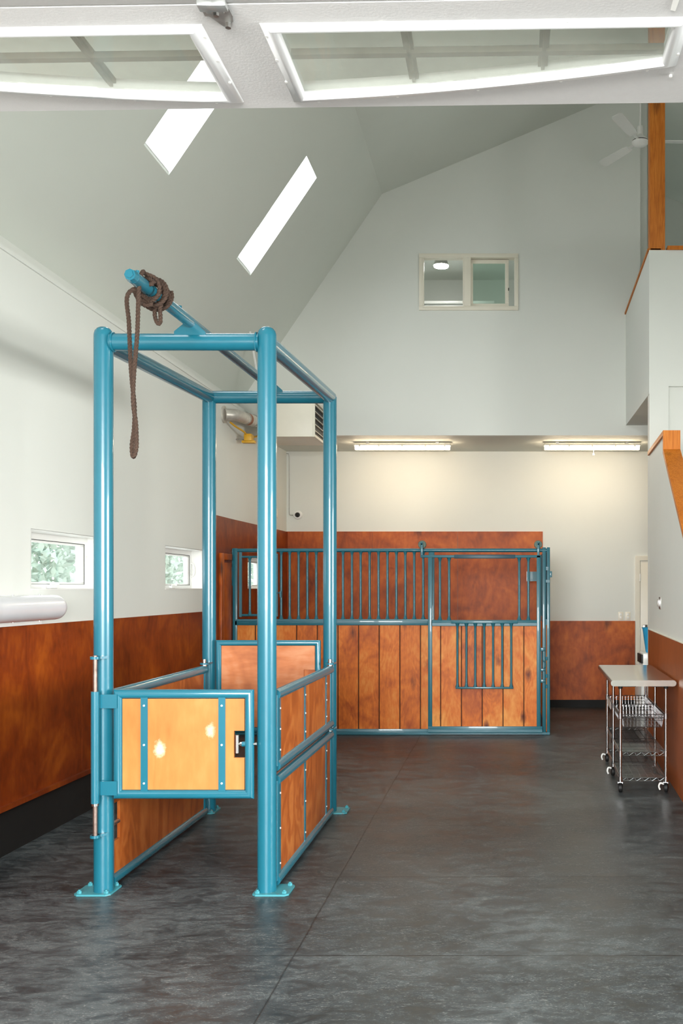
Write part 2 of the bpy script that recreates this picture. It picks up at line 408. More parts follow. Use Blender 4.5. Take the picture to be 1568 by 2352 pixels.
b = MB(); gwall(b, [-3.4, UX, KX, WX0, WX1, 1.674], YU, YU+.12, LC, (WX0, WX1, WH0, WH1))
b.box(1.674, 6.7, YU, YU+.12, LC, 3.89)
struct('wall_upper', b, M['wall'], 'tall gable wall above the stall with one indoor window')
b = MB(); gwall(b, [-3.4, KX, RX, KX2, 6.69], YR, YR+.15, LC+.1)
b.box(1.674, 1.774, YU+.12, YR, LC+.15, 7.8)
struct('wall_loft', b, M['wall'], 'end wall of the loft and the upstairs room')
struct('ceiling_room', MB().box(-3.2, 1.68, YU+.12, YR, 6.32, 6.4), M['ceiling'], 'flat ceiling of the room behind the indoor window', 'ceiling')

# loft: slab, guard walls, wooden caps
def rx(y): return 1.388+.043*(y-7.78)
b = MB()
b.box(1.61, 6.7, 10.47, YU, 3.67, 3.9)
b.add([(1.495, 10.47, 3.67), (1.61, 10.47, 3.67), (1.61, YU, 3.67), (1.495, YU, 3.67), (1.495, 10.47, 5.16), (1.61, 10.47, 5.16), (1.61, YU, 5.045), (1.495, YU, 5.045)],
      [(3,2,1,0),(4,5,6,7),(0,1,5,4),(1,2,6,5),(2,3,7,6),(3,0,4,7)])
NX0, NH = XW(1535, 10.35), HW(887, 10.35)
b.box(rx(10.35)+.0, NX0, 10.35, 10.47, 0, 3.67); b.box(1.495, NX0, 10.35, 10.47, 3.67, 5.165); b.box(NX0, 6.7, 10.35, 10.47, NH, 5.165); b.box(NX0+1.1, 6.7, 10.35, 10.47, 0, NH)
b.box(NX0, NX0+1.1, 10.40, 10.47, 0, NH)
struct('wall_balcony', b, M['wall'], 'white balcony wall of the loft on the right')
b = MB()
b.prism([(5.0, 0), (10.345, 0), (10.345, 3.03), (8.98, 3.03), (8.98, 2.88), (5.0, .41)], 'x', 0, .12)
b.warp(lambda v: Vector((v.x+rx(v.y), v.y, v.z)))
struct('wall_stair', b, M['wall'], 'white stair side wall on the right with sloping top')
b = MB()
b.box(-.02, .135, 8.95, 10.36, 3.03, 3.07)
b.prism([(8.95, 3.03), (8.95, 2.90), (5.0, .43), (5.0, .39), (8.985, 2.87), (8.985, 3.03)], 'x', -.02, .135)
b.warp(lambda v: Vector((v.x+rx(v.y), v.y, v.z)))
struct('trim_2', b, M['orange'], 'golden wood cap on the sloping stair wall', 'trim')
b = MB()
b.add([(1.48, 10.36, 5.16), (1.62, 10.36, 5.16), (1.62, YU, 5.045), (1.48, YU, 5.045), (1.48, 10.36, 5.185), (1.62, 10.36, 5.185), (1.62, YU, 5.07), (1.48, YU, 5.07)],
      [(3,2,1,0),(4,5,6,7),(0,1,5,4),(1,2,6,5),(2,3,7,6),(3,0,4,7)])
b.box(1.685, 6.7, 10.33, 10.49, 5.165, 5.205)
struct('trim_3', b, M['orange'], 'thin golden wood cap on the loft balcony wall', 'trim')
tag(obj('wooden_post', MB().box(1.505, 1.663, 10.36, 10.51, 5.165, up(1.505)-.002, .006), M['orange']),
    'golden wooden post standing on the loft balcony wall up to the ceiling', 'post')

# plywood wainscot
def panels(segs, x0, x1, z0, z1, gap=.003, axis='y'):
    b = MB()
    for a_, c_ in segs:
        if axis == 'y': b.box(x0, x1, a_+gap, c_-gap, z0, z1)
        else: b.box(a_+gap, c_-gap, x0, x1, z0, z1)
    return b
b = panels([(-.3, 2.38), (2.38, 4.81), (4.81, 7.25), (7.25, 9.69), (9.69, 10.28)], LX, LX+.018, .31, 1.41)
b.box(LX, LX+.045, -.3, 10.28, .285, .315)
struct('trim_4', b, M['stain'], 'dark stained low plywood panelling along the left wall', 'wall panel')
b = MB()
w0, w1 = WIN[2]
b.box(LX, LX+.02, 10.28, 11.2, .1, 2.43)
b.box(LX, LX+.02, 11.2, w0, .1, 2.43); b.box(LX, LX+.02, w0, w1, .1, WZ0); b.box(LX, LX+.02, w0, w1, WZ1, 2.43); b.box(LX, LX+.02, w1, YB, .1, 2.43)
b.warp(wl)
struct('trim_5', b, M['stain'], 'tall dark stained plywood on the left wall by the stall', 'wall panel')
xr = [-3.03, -1.84, -.66, .52]
b = panels(list(zip(xr[:-1], xr[1:])), YB-.02, YB, .1, 2.435, .0015, 'x')
struct('trim_6', b, M['stain_back'], 'tall knotty plywood on the back wall inside the stall', 'wall panel')
struct('trim_7', MB().box(.53, 1.795, YB-.018, YB, .105, 1.197), M['stain_back'], 'low dark plywood panel on the back wall right of the stall', 'wall panel')
b = MB().box(-.016, 0, 6.4, 10.33, .0, 1.222); b.warp(lambda v: Vector((v.x+rx(v.y), v.y, v.z)))
struct('trim_8', b, M['stain_r'], 'red-brown plywood panel on the right stair wall beside the cart', 'wall panel')
b = MB().box(-.02, .0, 6.4, 10.33, 1.222, 1.229); b.warp(lambda v: Vector((v.x+rx(v.y), v.y, v.z)))
struct('trim_9', b, M['cream'], 'thin pale edge above the right plywood panel', 'trim')
b = MB().box(LX, LX+.012, -.3, 10.28, 0, .30)
b.box(LX+.0, LX+.014, 10.28, 11.2, 0, .11); b.box(LX+.02, LX+.04, 11.2, YB, 0, .11)
struct('baseboard_left', b, M['base_black'], 'black rubber base strip along the left wall', 'baseboard')
struct('baseboard_back', MB().box(-3.0, 1.795, YB-.014, YB-.0, 0, .11), M['base_black'], 'black rubber base strip along the back wall', 'baseboard')

# windows in the left wall
def wall_window(n, y0, y1, label):
    fx = LX-.15
    b = MB(); t = .035
    sh = lambda v: wl(v)
    for (p0, p1, q0, q1) in ((y0, y1, WZ0, WZ0+t), (y0, y1, WZ1-t*1.4, WZ1), (y0, y0+t, WZ0+t, WZ1-t*1.4), (y1-t, y1, WZ0+t, WZ1-t*1.4)):
        b.box(fx-.07, fx, p0, p1, q0, q1)
    # reveal lining
    b.box(fx, LX, y0-.002, y0+.004, WZ0, WZ1); b.box(fx, LX, y1-.004, y1+.002, WZ0, WZ1)
    b.box(fx, LX+.004, y0, y1, WZ0-.004, WZ0+.004); b.box(fx, LX, y0, y1, WZ1-.004, WZ1+.002)
    b.warp(sh)
    o = struct('window_%d' % n, b, M['white'], label, 'window')
    s = MB(); a_, c_ = y0+t, y1-t; z0, z1 = WZ0+t, WZ1-t*1.4; t2 = .03
    for (p0, p1, q0, q1) in ((a_, c_, z0, z0+t2*.5), (a_, c_, z1-t2*.6, z1), (a_, a_+t2, z0+t2*.5, z1-t2*.6), (c_-t2*2.0, c_, z0+t2*.5, z1-t2*.6)):
        s.box(fx-.055, fx-.012, p0, p1, q0, q1, .004)
    s.warp(sh); obj('window_sash', s, M['white'], o)
    g = MB().box(fx-.04, fx-.036, a_+t2, c_-t2*2.0, z0+t2*.5, z1-t2*.6).warp(sh); obj('window_pane', g, M['glass'], o)
    g = MB()
    g.box(fx-.012, fx-.009, a_, c_, z1-.004, z1+.002); g.box(fx-.012, fx-.009, a_, c_, z0-.003, z0+.002); g.box(fx-.012, fx-.009, c_-.004, c_, z0+.002, z1-.004)
    obj('window_gasket', g.warp(sh), M['black'], o)
    k = MB(); yc = (y0+y1)/2-.02
    k.box(fx, fx+.03, yc-.06, yc+.06, WZ0+.005, WZ0+.03, .006); k.box(fx+.02, fx+.035, yc-.05, yc+.03, WZ0+.03, WZ0+.042, .005); k.cyl((fx+.028, yc+.03, WZ0+.036), (fx+.05, yc+.03, WZ0+.036), .009)
    obj('crank_handle', k.warp(sh), M['white'], o)
    k = MB(); zc = (WZ0+WZ1)/2
    k.sweep(smooth_path([(fx, y1-.02, zc-.065), (fx+.025, y1-.02, zc-.06), (fx+.035, y1-.02, zc), (fx+.02, y1-.02, zc+.06), (fx, y1-.02, zc+.065)], .01), .009, 8)
    obj('latch_lever', k.warp(sh), M['white'], o)
wall_window(1, *WIN[0], 'nearest small window in the left wall, beside the first blue post')
wall_window(2, *WIN[1], 'second small window in the left wall, between the two left blue posts')
wall_window(3, *WIN[2], 'small window in the left wall inside the stall, behind the bars')
# roof lights
SL = ['roof light nearest the camera on the left slope, above the overhead door', 'steep roof light high on the left slope, partly hidden by the overhead door', 'whole roof light on the left slope, left of the gable wall',
]
for n, (side, (y0, y1)) in enumerate([(0, p) for p in SKY]):
    fx_ = (lambda x: x) if side == 0 else MX
    def bar8(b, xa, xb, ya, yb, d0, d1):
        b.add([(fx_(xa), ya, slope_h(xa)+d0), (fx_(xb), ya, slope_h(xb)+d0), (fx_(xb), yb, slope_h(xb)+d0), (fx_(xa), yb, slope_h(xa)+d0),
               (fx_(xa), ya, slope_h(xa)+d1), (fx_(xb), ya, slope_h(xb)+d1), (fx_(xb), yb, slope_h(xb)+d1), (fx_(xa), yb, slope_h(xa)+d1)],
              [(0,1,2,3),(7,6,5,4),(0,4,5,1),(1,5,6,2),(2,6,7,3),(3,7,4,0)])
    b = MB()
    bar8(b, SX0-.03, SX0, y0-.03, y1+.03, .021, .06); bar8(b, SX1, SX1+.03, y0-.03, y1+.03, .021, .06)
    bar8(b, SX0, SX1, y0-.03, y0, .021, .06); bar8(b, SX0, SX1, y1, y1+.03, .021, .06)
    o = struct('window_%d' % (n+4 if n < 3 else n+5), b, M['white'], SL[n], 'window')
    g = MB(); bar8(g, SX0, SX1, y0, y1, .022, .028); obj('window_pane', g, M['glass'], o)

b = MB()
for y_ in (.3, 1.68, 3.06, 4.44): b.box(RW+.06, RW+.12, y_, y_+.06, .8, 3.0)
b.box(RW+.06, RW+.12, .3, 4.5, .8, .86); b.box(RW+.06, RW+.12, .3, 4.5, 2.94, 3.0)
o = struct('window_8', b, M['white'], 'wide window in the far right outer wall near the doorway', 'window')  # out of view, added so side fill can reach the left wall
obj('window_pane', MB().box(RW+.085, RW+.09, .33, 4.47, .83, 2.97), M['glass'], o)
# indoor window in the gable wall
b = MB(); yf = YU-.02
def fr(b, x0, x1, z0, z1, ya, yb, t, bev=.003):
    b.box(x0, x1, ya, yb, z0, z0+t, bev); b.box(x0, x1, ya, yb, z1-t, z1, bev); b.box(x0, x0+t, ya, yb, z0+t, z1-t, bev); b.box(x1-t, x1, ya, yb, z0+t, z1-t, bev)
fr(b, WX0, WX1, WH0, WH1, yf, YU+.1, .05)
mx0, mx1 = XW(1065, YU), XW(1081, YU)
b.box(mx0, mx1, yf-.005, YU+.1, WH0+.05, WH1-.05, .003)
fr(b, WX0+.045, mx0+.005, WH0+.03, WH1-.04, yf-.008, yf+.04, .018)
o = struct('window_7', b, M['cream'], 'indoor sliding window high in the gable wall', 'window')
b = MB(); fr(b, mx1-.02, WX1-.12, WH0+.055, WH1-.055, YU+.05, YU+.09, .045); obj('window_sash', b, M['cream'], o)
obj('window_pane', MB().box(mx1, WX1-.15, YU+.068, YU+.072, WH0+.09, WH1-.09), M['tint_glass'], o)
k = MB().box(WX0+.053, WX0+.062, yf-.004, yf+.02, WH0+.33, WH0+.37); k.box(WX1-.125, WX1-.115, YU+.03, YU+.05, WH0+.26, WH0+.29); obj('window_latch', k, M['black'], o)
# disc lamp and white cupboard in the upstairs room
t = thing('ceiling_lamp', 'round white ceiling lamp seen through the indoor window', 'lamp', (-.895, 13.9, 6.13))
obj('lamp_housing', MB().lathe([(.06, .19), (.06, .11), (.085, .10), (.105, .03), (.107, .023)], (-.895, 13.9, 6.13)), M['steel'], t)
obj('lamp_diffuser', MB().lathe([(.106, .025), (.1, .006), (.06, -.002), (0, -.004)], (-.895, 13.9, 6.13)), M['disc'], t)
b = MB().box(-1.30, -.18, 14.62, 15.05, LC+.15, 5.82, .01); b.box(-1.32, -.16, 14.58, 15.07, 5.82, 5.86, .005)
tag(obj('white_cupboard', b, M['white']), 'white cupboard top seen low through the indoor window', 'cupboard')

# back door and its casing
DX0, DX1, DT = 1.862, 2.70, 2.035
b = MB(); b.box(DX0-.062, DX0, YB-.03, YB+.01, 0, DT+.062); b.box(DX1, DX1+.062, YB-.03, YB+.01, 0, DT+.062); b.box(DX0, DX1, YB-.03, YB+.01, DT, DT+.062)
struct('trim_10', b, M['cream'], 'cream casing around the back door', 'trim')
b = MB().box(DX0+.006, DX1-.006, YB-.016, YB+.01, .01, DT-.006, .003)
o = struct('door_1', b, M['cream'], 'cream door in the back wall behind the cart', 'door')
for z in (.3, 1.05, 1.8): obj('door_hinge', MB().cyl((DX0+.002, YB-.022, z-.05), (DX0+.002, YB-.022, z+.05), .007), M['steel'], o)
obj('door_lock', MB().box(1.905, 1.965, YB-.03, YB-.014, 1.08, 1.145, .004), M['steel'], o)
obj('door_handle', MB().cyl((1.935, YB-.06, .98), (1.935, YB-.014, .98), .02).box(1.91, 1.96, YB-.02, YB-.014, .93, 1.01, .003), M['cream'], o)

# ------------------------------------------------------------------ horse stocks
teal = M['teal']
LXp, RXp, FY, BY = -2.178, -1.292, 5.40, 7.34
st = thing('horse_stocks', 'tall turquoise steel pipe horse stocks with plywood gates, standing left on the rubber floor', 'horse stocks', (-1.735, 6.37, 0))
def base_plate(cx, cy, par, skip=None):
    s = .0975; c = .02
    b = MB().prism([(cx-s+c, cy-s), (cx+s-c, cy-s), (cx+s, cy-s+c), (cx+s, cy+s-c), (cx+s-c, cy+s), (cx-s+c, cy+s), (cx-s, cy+s-c), (cx-s, cy-s+c)], 'z', 0.001, .011)
    pl = obj('base_plate', b, M['plate'], par)
    for sx in (-1, 1):
        for sy in (-1, 1):
            bx, by = cx+sx*.072, cy+sy*.072
            obj('anchor_bolt', MB().cyl((bx, by, .008), (bx, by, .024), .013, n=6).cyl((bx, by, .02), (bx, by, .03), .007, n=8), M['plate'], par)
def rust(nt, col, raw):
    return mix(nt, ramp(nt, noise(nt, raw, 14, 5, .7), [(.62, (0, 0, 0, 1)), (.7, (.8, .8, .8, 1))]), col, srgb(128, 84, 56))
m_, nt_, p_ = newmat('rust_flecked_teal')
nt_.links.new(rust(nt_, mix(nt_, .5, srgb(70, 150, 160), srgb(62, 140, 152)), coords(nt_)), p_.inputs['Base Color']); p_.inputs['Roughness'].default_value = .45
M['plate'] = m_
RF, RB = 2.985, 3.058     # top rail heights, front and rear
for (x, y, px_, zt) in ((LXp, FY, -2.215, RF), (RXp, FY, -1.259, RF), (LXp-.004, BY, -2.222, RB), (RXp, BY, -1.255, RB)):
    p = MB()
    if y == FY:
        p.cyl((x, y, .008), (x, y, zt+.03), .051, n=32)
        p.lathe([(.051, 0), (.0505, .012), (.046, .028), (.035, .042), (.02, .05), (0, .053)], (x, y, zt+.03), n=32)
    else:
        p.cyl((x, y, .008), (x, y, zt), .0495, n=32)
    po = obj('post', p, teal, st)
    base_plate(px_, y+.02, po)
rr = .046
obj('top_rail', MB().cyl((LXp+.04, FY, RF), (RXp-.04, FY, RF), rr, n=28), teal, st)
obj('top_rail', MB().cyl((LXp, BY, RB), (RXp, BY, RB), rr, n=28), teal, st)
for x in (LXp, RXp): obj('top_rail', MB().cyl((x, FY+.02, RF), (x, BY, RB), rr, n=28).lathe([(0, -.048), (.025, -.04), (.042, -.022), (.048, 0), (.042, .022), (.025, .04), (0, .048)], (x, BY, RB), n=24), teal, st)
# weld rings
for x, sgn in ((LXp, 1), (RXp, -1)):
    pts = [(x+sgn*.055, FY+.05*math.cos(a), RF+.05*math.sin(a)) for a in [2*PI*i/24 for i in range(25)]]
    obj('weld_bead', MB().sweep(pts, .005, 6), teal, st)
# hoist beam
bp = lambda y: (-1.70-.02*(y-5.4)/1.94, y, 3.085+.045*(y-5.4)/1.94)
bm_ = MB().cyl(bp(4.52), bp(7.42), .03, n=24)
be = obj('hoist_beam', bm_, teal, st)
a = Vector(bp(4.52)); d = (Vector(bp(4.40))-a).normalized()
obj('beam_cap', MB().cyl(a, a+d*.035, .031, .026, n=8).cyl(a+d*.035, a+d*.045, .018, n=6), teal, be)
for y_ in (4.58, 5.0, 5.2):
    p0 = Vector(bp(y_)); obj('eye_stud', MB().cyl(p0+Vector((.0, 0, .025)), p0+Vector((0, 0, .045)), .009, n=8), teal, be)
for (y_, h_, g0) in ((FY-.012, RF, .0), (BY-.012, RB, .0)):
    xc = bp(y_)[0]
    for dy in (-.03, .03):
        obj('gusset_plate', MB().prism([(xc-.085, h_+.03), (xc+.085, h_+.03), (xc+.085, h_+.045), (xc+.03, h_+.095), (xc-.03, h_+.095), (xc-.085, h_+.05)], 'y', y_+.012+dy-.004, y_+.012+dy+.004), teal, be)

# gates ---------------------------------------------------------------
def screws(pts, axis, parent, m=None):
    for p in pts:
        q = Vector(p); d = Vector(axis)
        obj('screw', MB().cyl(q-d*.002, q+d*.0035, .0055, n=8), m or M['steel'], parent)
# front gate
gy = 5.355; r = .0245; gx0, gx1, gz0, gz1 = -2.105+r, -1.350-r, .518+r, 1.106-r
g = obj('front_gate', MB().loop_tube([(gx0, gy, gz0), (gx1, gy, gz0), (gx1, gy, gz1), (gx0, gy, gz1)], r, (0, 1, 0), 20), teal, st)
ax0, ax1, az0, az1 = gx0+r+.001, gx1-r-.001, gz0+r+.001, gz1-r-.001
nx = XW(538, gy); nz0, nz1 = HW(1740, gy), HW(1678, gy)
b = MB(); b.box(ax0, nx, gy-.009, gy+.009, az0, az1); b.box(nx, ax1, gy-.009, gy+.009, az0, nz0); b.box(nx, ax1, gy-.009, gy+.009, nz1, az1)
obj('plywood_panel', b, M['gate'], g)
for xx in (333, 511):
    xc = XW(xx, gy); fb = obj('flat_bar', MB().box(xc-.0185, xc+.0185, gy-.016, gy-.0095, az0-.01, az1+.01), teal, g)
    screws([(xc, gy-.016, HW(yv, gy)) for yv in (1620, 1710, 1798)], (0, -1, 0), g, M['white'])
zc = HW(1709, gy)
obj('latch_handle', MB().cyl((XW(544, gy), gy, zc-.048), (XW(544, gy), gy, zc+.048), .0125, n=16).cyl((XW(544, gy), gy, zc), (XW(556, gy), gy, zc), .007, n=12).cyl((XW(551, gy), gy, zc), (XW(556, gy), gy, zc), .012, n=6), M['steel'], g)
obj('latch_sleeve', MB().cyl((XW(556, gy), gy, zc), (gx1-.01, gy, zc), .014, n=16), teal, g)
obj('latch_bolt', MB().cyl((gx1, gy, zc), (gx1+.04, gy, zc), .0085, n=12), M['steel'], g)
hx, hy = -2.181, 5.297
obj('hinge_sleeve', MB().cyl((hx, hy, .505), (hx, hy, 1.10), .0215, n=20), teal, g)
obj('hinge_collar', MB().cyl((hx, hy, .492), (hx, hy, .506), .0185, n=20), M['steel'], g)
for (z0, z1) in ((1.008, 1.082), (.543, .618)):
    obj('hinge_plate', MB().box(hx+.01, gx0+.006, 5.318, 5.327, z0, z1), teal, g)
obj('hinge_rod', MB().cyl((hx, hy, .32), (hx, hy, 1.292), .0115, n=16), M['rod'] if 'rod' in M else plain('worn_pin_steel', srgb(160, 140, 130), .45, .8, var=.25, scale=25), st)
for z in (1.272, .322):
    b = MB().lathe([(.026, 0), (.026, .014)], (hx, hy, z), n=20); b.prism([(hx-.012, hy-.022), (hx+.05, hy+.055), (hx-.02, hy+.06)], 'z', z, z+.014)
    obj('hinge_bracket', b, teal, st)
# rear gate
gy2 = 7.30; r2 = .021; x0, x1, z0, z1 = -2.120+r2, -1.352-r2, .590+r2, 1.27-r2
g = obj('rear_gate', MB().loop_tube([(x0, gy2, z0), (x1, gy2, z0), (x1, gy2, z1), (x0, gy2, z1)], r2, (0, 1, 0), 18), teal, st)
nx = XW(698, gy2); nz = HW(1538, gy2)
b = MB(); b.box(x0+r2, nx, gy2-.009, gy2+.009, z0+r2, z1-r2); b.box(nx, x1-r2, gy2-.009, gy2+.009, nz, z1-r2); b.box(nx, x1-r2, gy2-.009, gy2+.009, z0+r2, nz-.15)
obj('plywood_panel', b, M['rear'], g)
obj('backing_board', MB().box(nx-.02, x1-r2, gy2+.0095, gy2+.015, nz-.17, nz+.02), M['side'], g)
# four side gates
def side_gate(X, zb, zt, out, name='side_gate', notch=False):
    ya, yb = 5.475, 7.185
    r = .03
    g = obj(name, MB().cyl((X, ya, zt), (X, yb, zt), r, n=20).cyl((X, ya, zb), (X, yb, zb), r, n=20)
            .cyl((X, yb-.022, zb), (X, yb-.022, zt), .0195, n=16).cyl((X, ya+.004, zb), (X, ya+.004, zt), .0195, n=16), teal, st)
    b = MB(); pz0, pz1 = zb+.018, zt-.018
    if notch:
        b.box(X-.008, X+.008, ya+.12, yb-.035, pz0, pz1)
        b.box(X-.008, X+.008, ya+.02, ya+.12, pz0, .25); b.box(X-.008, X+.008, ya+.02, ya+.12, .46, pz1)
        obj('latch_bolt', MB().cyl((X, ya-.01, .345), (X, ya+.115, .345), .012, n=12), M['steel'], g)
    else: b.box(X-.008, X+.008, ya+.02, yb-.035, pz0, pz1)
    obj('plywood_panel', b, M['side'], g)
    for yc in (5.535, 6.235, 6.97):
        obj('flat_bar', MB().box(X+out*.009, X+out*.015, yc-.016, yc+.016, zb+.01, zt-.01), teal, g)
        screws([(X+out*.015, yc, z_) for z_ in (zb+.08, (zb+zt)/2, zt-.08)], (out, 0, 0), g, M['white'])
    return g
for X, out, nt2 in ((-1.265, 1, False), (-2.172, -1, True)):
    side_gate(X, .672, 1.063, out); side_gate(X, .042, .592, out, notch=nt2)
    for z in (1.105, .632):
        hp = obj('hinge_flange', MB().cyl((X, 7.185, z-.006), (X, 7.185, z+.006), .03, n=20).box(X-.028, X+.028, 7.185, 7.31, z-.006, z+.006), teal, st)
        obj('hinge_bolt', MB().cyl((X, 7.185, z-.035), (X, 7.185, z+.006), .02, n=12).cyl((X, 7.185, z+.006), (X, 7.185, z+.032), .013, n=12), M['steel'], hp)

# ------------------------------------------------------------------ rope
def lobes(a): return .72+.28*abs(math.cos(1.5*a))
rp = MB(); RR = .0098
def rope(pts): rp.sweep(smooth_path(pts, .006), RR*1.12, 18, lobes, 20)
def around(y0, y1, turns, rad, ph=0, k=14):
    out = []
    for i in range(int(turns*k)+1):
        t = i/(turns*k); y = y0+(y1-y0)*t; c = Vector(bp(y)); a = ph+2*PI*turns*t
        out.append((c.x+rad*math.sin(a), y, c.z+rad*math.cos(a)))
    return out
c0 = Vector(bp(4.66))
# long hanging bight: front strand, down, and back up
zt = c0.z
path = around(4.90, 4.66, 2.25, .042, 0)
path += [(c0.x-.055, 4.62, zt-.05), (c0.x-.045, 4.60, zt-.2), (c0.x-.035, 4.60, zt-.42), (c0.x-.02, 4.60, zt-.58), (c0.x-.022, 4.60, zt-.68),
         (c0.x-.032, 4.60, zt-.76), (c0.x-.022, 4.59, zt-.812), (c0.x-.004, 4.58, zt-.77), (c0.x-.006, 4.58, zt-.66), (c0.x-.018, 4.58, zt-.57),
         (c0.x-.016, 4.58, zt-.45), (c0.x+.0, 4.58, zt-.25), (c0.x+.006, 4.58, zt-.08), (c0.x+.01, 4.59, zt+.01), (c0.x+.012, 4.62, zt+.05), (c0.x+.005, 4.66, zt+.055)]
path += around(4.69, 4.86, 2.5, .060, .2)[1:]
rope(path)
rope(around(4.86, 4.74, 1.6, .070, 1.2)+[(c0.x+.02, 4.70, zt-.07), (c0.x+.005, 4.68, zt-.09), (c0.x-.01, 4.66, zt-.085)])
rope([(c0.x+.03, 4.78, zt-.045), (c0.x+.015, 4.77, zt-.09), (c0.x+.02, 4.76, zt-.125), (c0.x+.035, 4.75, zt-.155), (c0.x+.045, 4.755, zt-.15), (c0.x+.045, 4.76, zt-.12), (c0.x+.04, 4.77, zt-.08), (c0.x+.045, 4.79, zt-.03)])
tag(obj('rope', rp, M['rope'], angle=60), 'brown twisted rope wrapped around the hoist beam end, hanging in a long loop', 'rope')

# ------------------------------------------------------------------ horse stall
T2 = M['teal2']; SY = 11.22
sx = lambda p, Y=SY: XW(p, Y)
sh = lambda p, Y=SY: HW(p, Y)
stl = thing('horse_stall', 'teal and knotty plank horse stall with bars and a sliding door, by the back wall', 'horse stall', (-1.3, SY, 0))
PL, PR = sx(540), sx(1249)
obj('stall_post', MB().box(PL-.025, PL+.025, SY-.02, SY+.03, 0, 2.10, .004), T2, stl)
obj('stall_post', MB().box(sx(1245), sx(1253), SY-.02, SY+.03, 0, 2.11, .004), T2, stl)
obj('stall_post', MB().box(sx(1255.5), sx(1262.5), SY-.025, SY+.025, 0, 2.11, .004), T2, stl)
obj('stall_post', MB().box(sx(984), sx(997), SY, SY+.04, .02, 2.06, .003), T2, stl)
obj('top_rail', MB().cyl((PL, SY, sh(1264)), (sx(1256), SY, sh(1264)), .021, n=16), T2, stl)
b = MB().box(PL, sx(990), SY-.02, SY+.03, sh(1436), sh(1422), .003); b.box(PL, sx(990), SY-.026, SY-.02, sh(1426), sh(1422.5))
for i in range(11): x_ = PL+.05+i*.19; b.box(x_, x_+.11, SY-.0225, SY-.02, sh(1430.5), sh(1429.5))
obj('middle_rail', b, T2, stl)
b = MB().box(PL, sx(990), SY-.02, SY+.03, .0, sh(1674), .003); b.box(PL, sx(1262), SY-.035, SY-.02, .005, .03)
obj('bottom_rail', b, T2, stl)
zb_, zt_ = sh(1422), sh(1266)
def sbar(par, px, za, zb2, Y=SY, r=.0135):
    x = XW(px, Y)
    return obj('bar', MB().lathe([(r*1.9, 0), (r*1.15, .03), (r, .05), (r, zb2-za-.05), (r*1.15, zb2-za-.03), (r*1.9, zb2-za)], (x, Y, za), n=12), T2, par)
for p in (645.5, 665, 685.5, 705.5, 726, 746.5, 767, 787.5, 808, 828, 848.5, 869, 889.5, 910, 930.5, 951, 971.5): sbar(stl, p, zb_, zt_)
obj('plank_panel', MB().box(PL+.02, sx(984), SY-.0, SY+.03, sh(1675), sh(1435)), M['planks'], stl, smooth=False)
# feed door at left
fd = obj('feed_door', MB().box(sx(549.5), sx(555.5), SY-.012, SY+.012, sh(1417), sh(1268)).cyl((sx(553), SY, sh(1279)), (sx(636), SY, sh(1279)), .012, n=12)
         .cyl((sx(553), SY, sh(1413)), (sx(636), SY, sh(1413)), .014, n=12).box(sx(633), sx(638), SY-.012, SY+.012, sh(1416), sh(1272)), T2, stl)
for p in (573.5, 594, 614): sbar(fd, p, sh(1413), sh(1279))
obj('feed_latch', MB().cyl((sx(634), SY-.025, sh(1362)), (sx(648), SY-.025, sh(1362)), .006, n=8).box(sx(643), sx(647), SY-.03, SY-.01, sh(1372), sh(1358)), T2, fd)
hb = MB().box(sx(533), sx(537), SY-.01, SY+.02, sh(1345), sh(1260)); hb.box(sx(529), sx(534), SY-.02, SY+.02, sh(1334), sh(1303), .003)
obj('hinge', hb, T2, stl)
# sliding door
DY = SY-.075
dx = lambda p: XW(p, DY)
dh = lambda p: HW(p, DY)
f = MB()
f.box(dx(983), dx(992.5), DY-.018, DY+.018, dh(1681), dh(1280), .003); f.box(dx(1232), dx(1241), DY-.018, DY+.018, dh(1681), dh(1276), .003)
f.box(dx(966), dx(1243), DY-.018, DY+.018, dh(1281), dh(1275), .003)
f.box(dx(990), dx(1233), DY-.018, DY+.018, dh(1438), dh(1424), .003); f.box(dx(992), dx(1233), DY-.024, DY-.018, dh(1437), dh(1431))
f.box(dx(983), dx(1245), DY-.02, DY+.02, dh(1683), dh(1668), .003); f.box(dx(983), dx(1245), DY-.026, DY-.02, dh(1681), dh(1675))
sd = obj('sliding_door', f, T2, stl)
obj('channel_cover', MB().box(dx(1043), dx(1183), DY-.03, DY-.012, dh(1283), dh(1274), .003), M['teal_dark'], sd)
for p in (1010, 1031, 1192, 1213): sbar(sd, p, dh(1424), dh(1281), DY)
obj('plank_panel', MB().box(dx(992), dx(1233), DY-.012, DY+.012, dh(1669), dh(1437)), M['planks'], sd, smooth=False)
yk = MB(); Yk = DY-.045
for p in (1050, 1070.7, 1091, 1111.7, 1132, 1153, 1173.6):
    x = XW(p, Yk); a_, c_ = HW(1578, Yk), HW(1432, Yk); r = .0125
    yk.lathe([(r*1.9, 0), (r*1.15, .03), (r, .05), (r, c_-a_-.05), (r*1.15, c_-a_-.03), (r*1.9, c_-a_)], (x, Yk, a_), n=12)
yk.box(XW(1046, Yk), XW(1178.5, Yk), Yk-.016, Yk+.016, HW(1582, Yk), HW(1577.5, Yk), .003)
yk.box(XW(1035.5, Yk), XW(1188.5, Yk), Yk-.016, Yk+.024, HW(1432, Yk), HW(1425.5, Yk), .003)
obj('yoke_grille', yk, T2, sd)
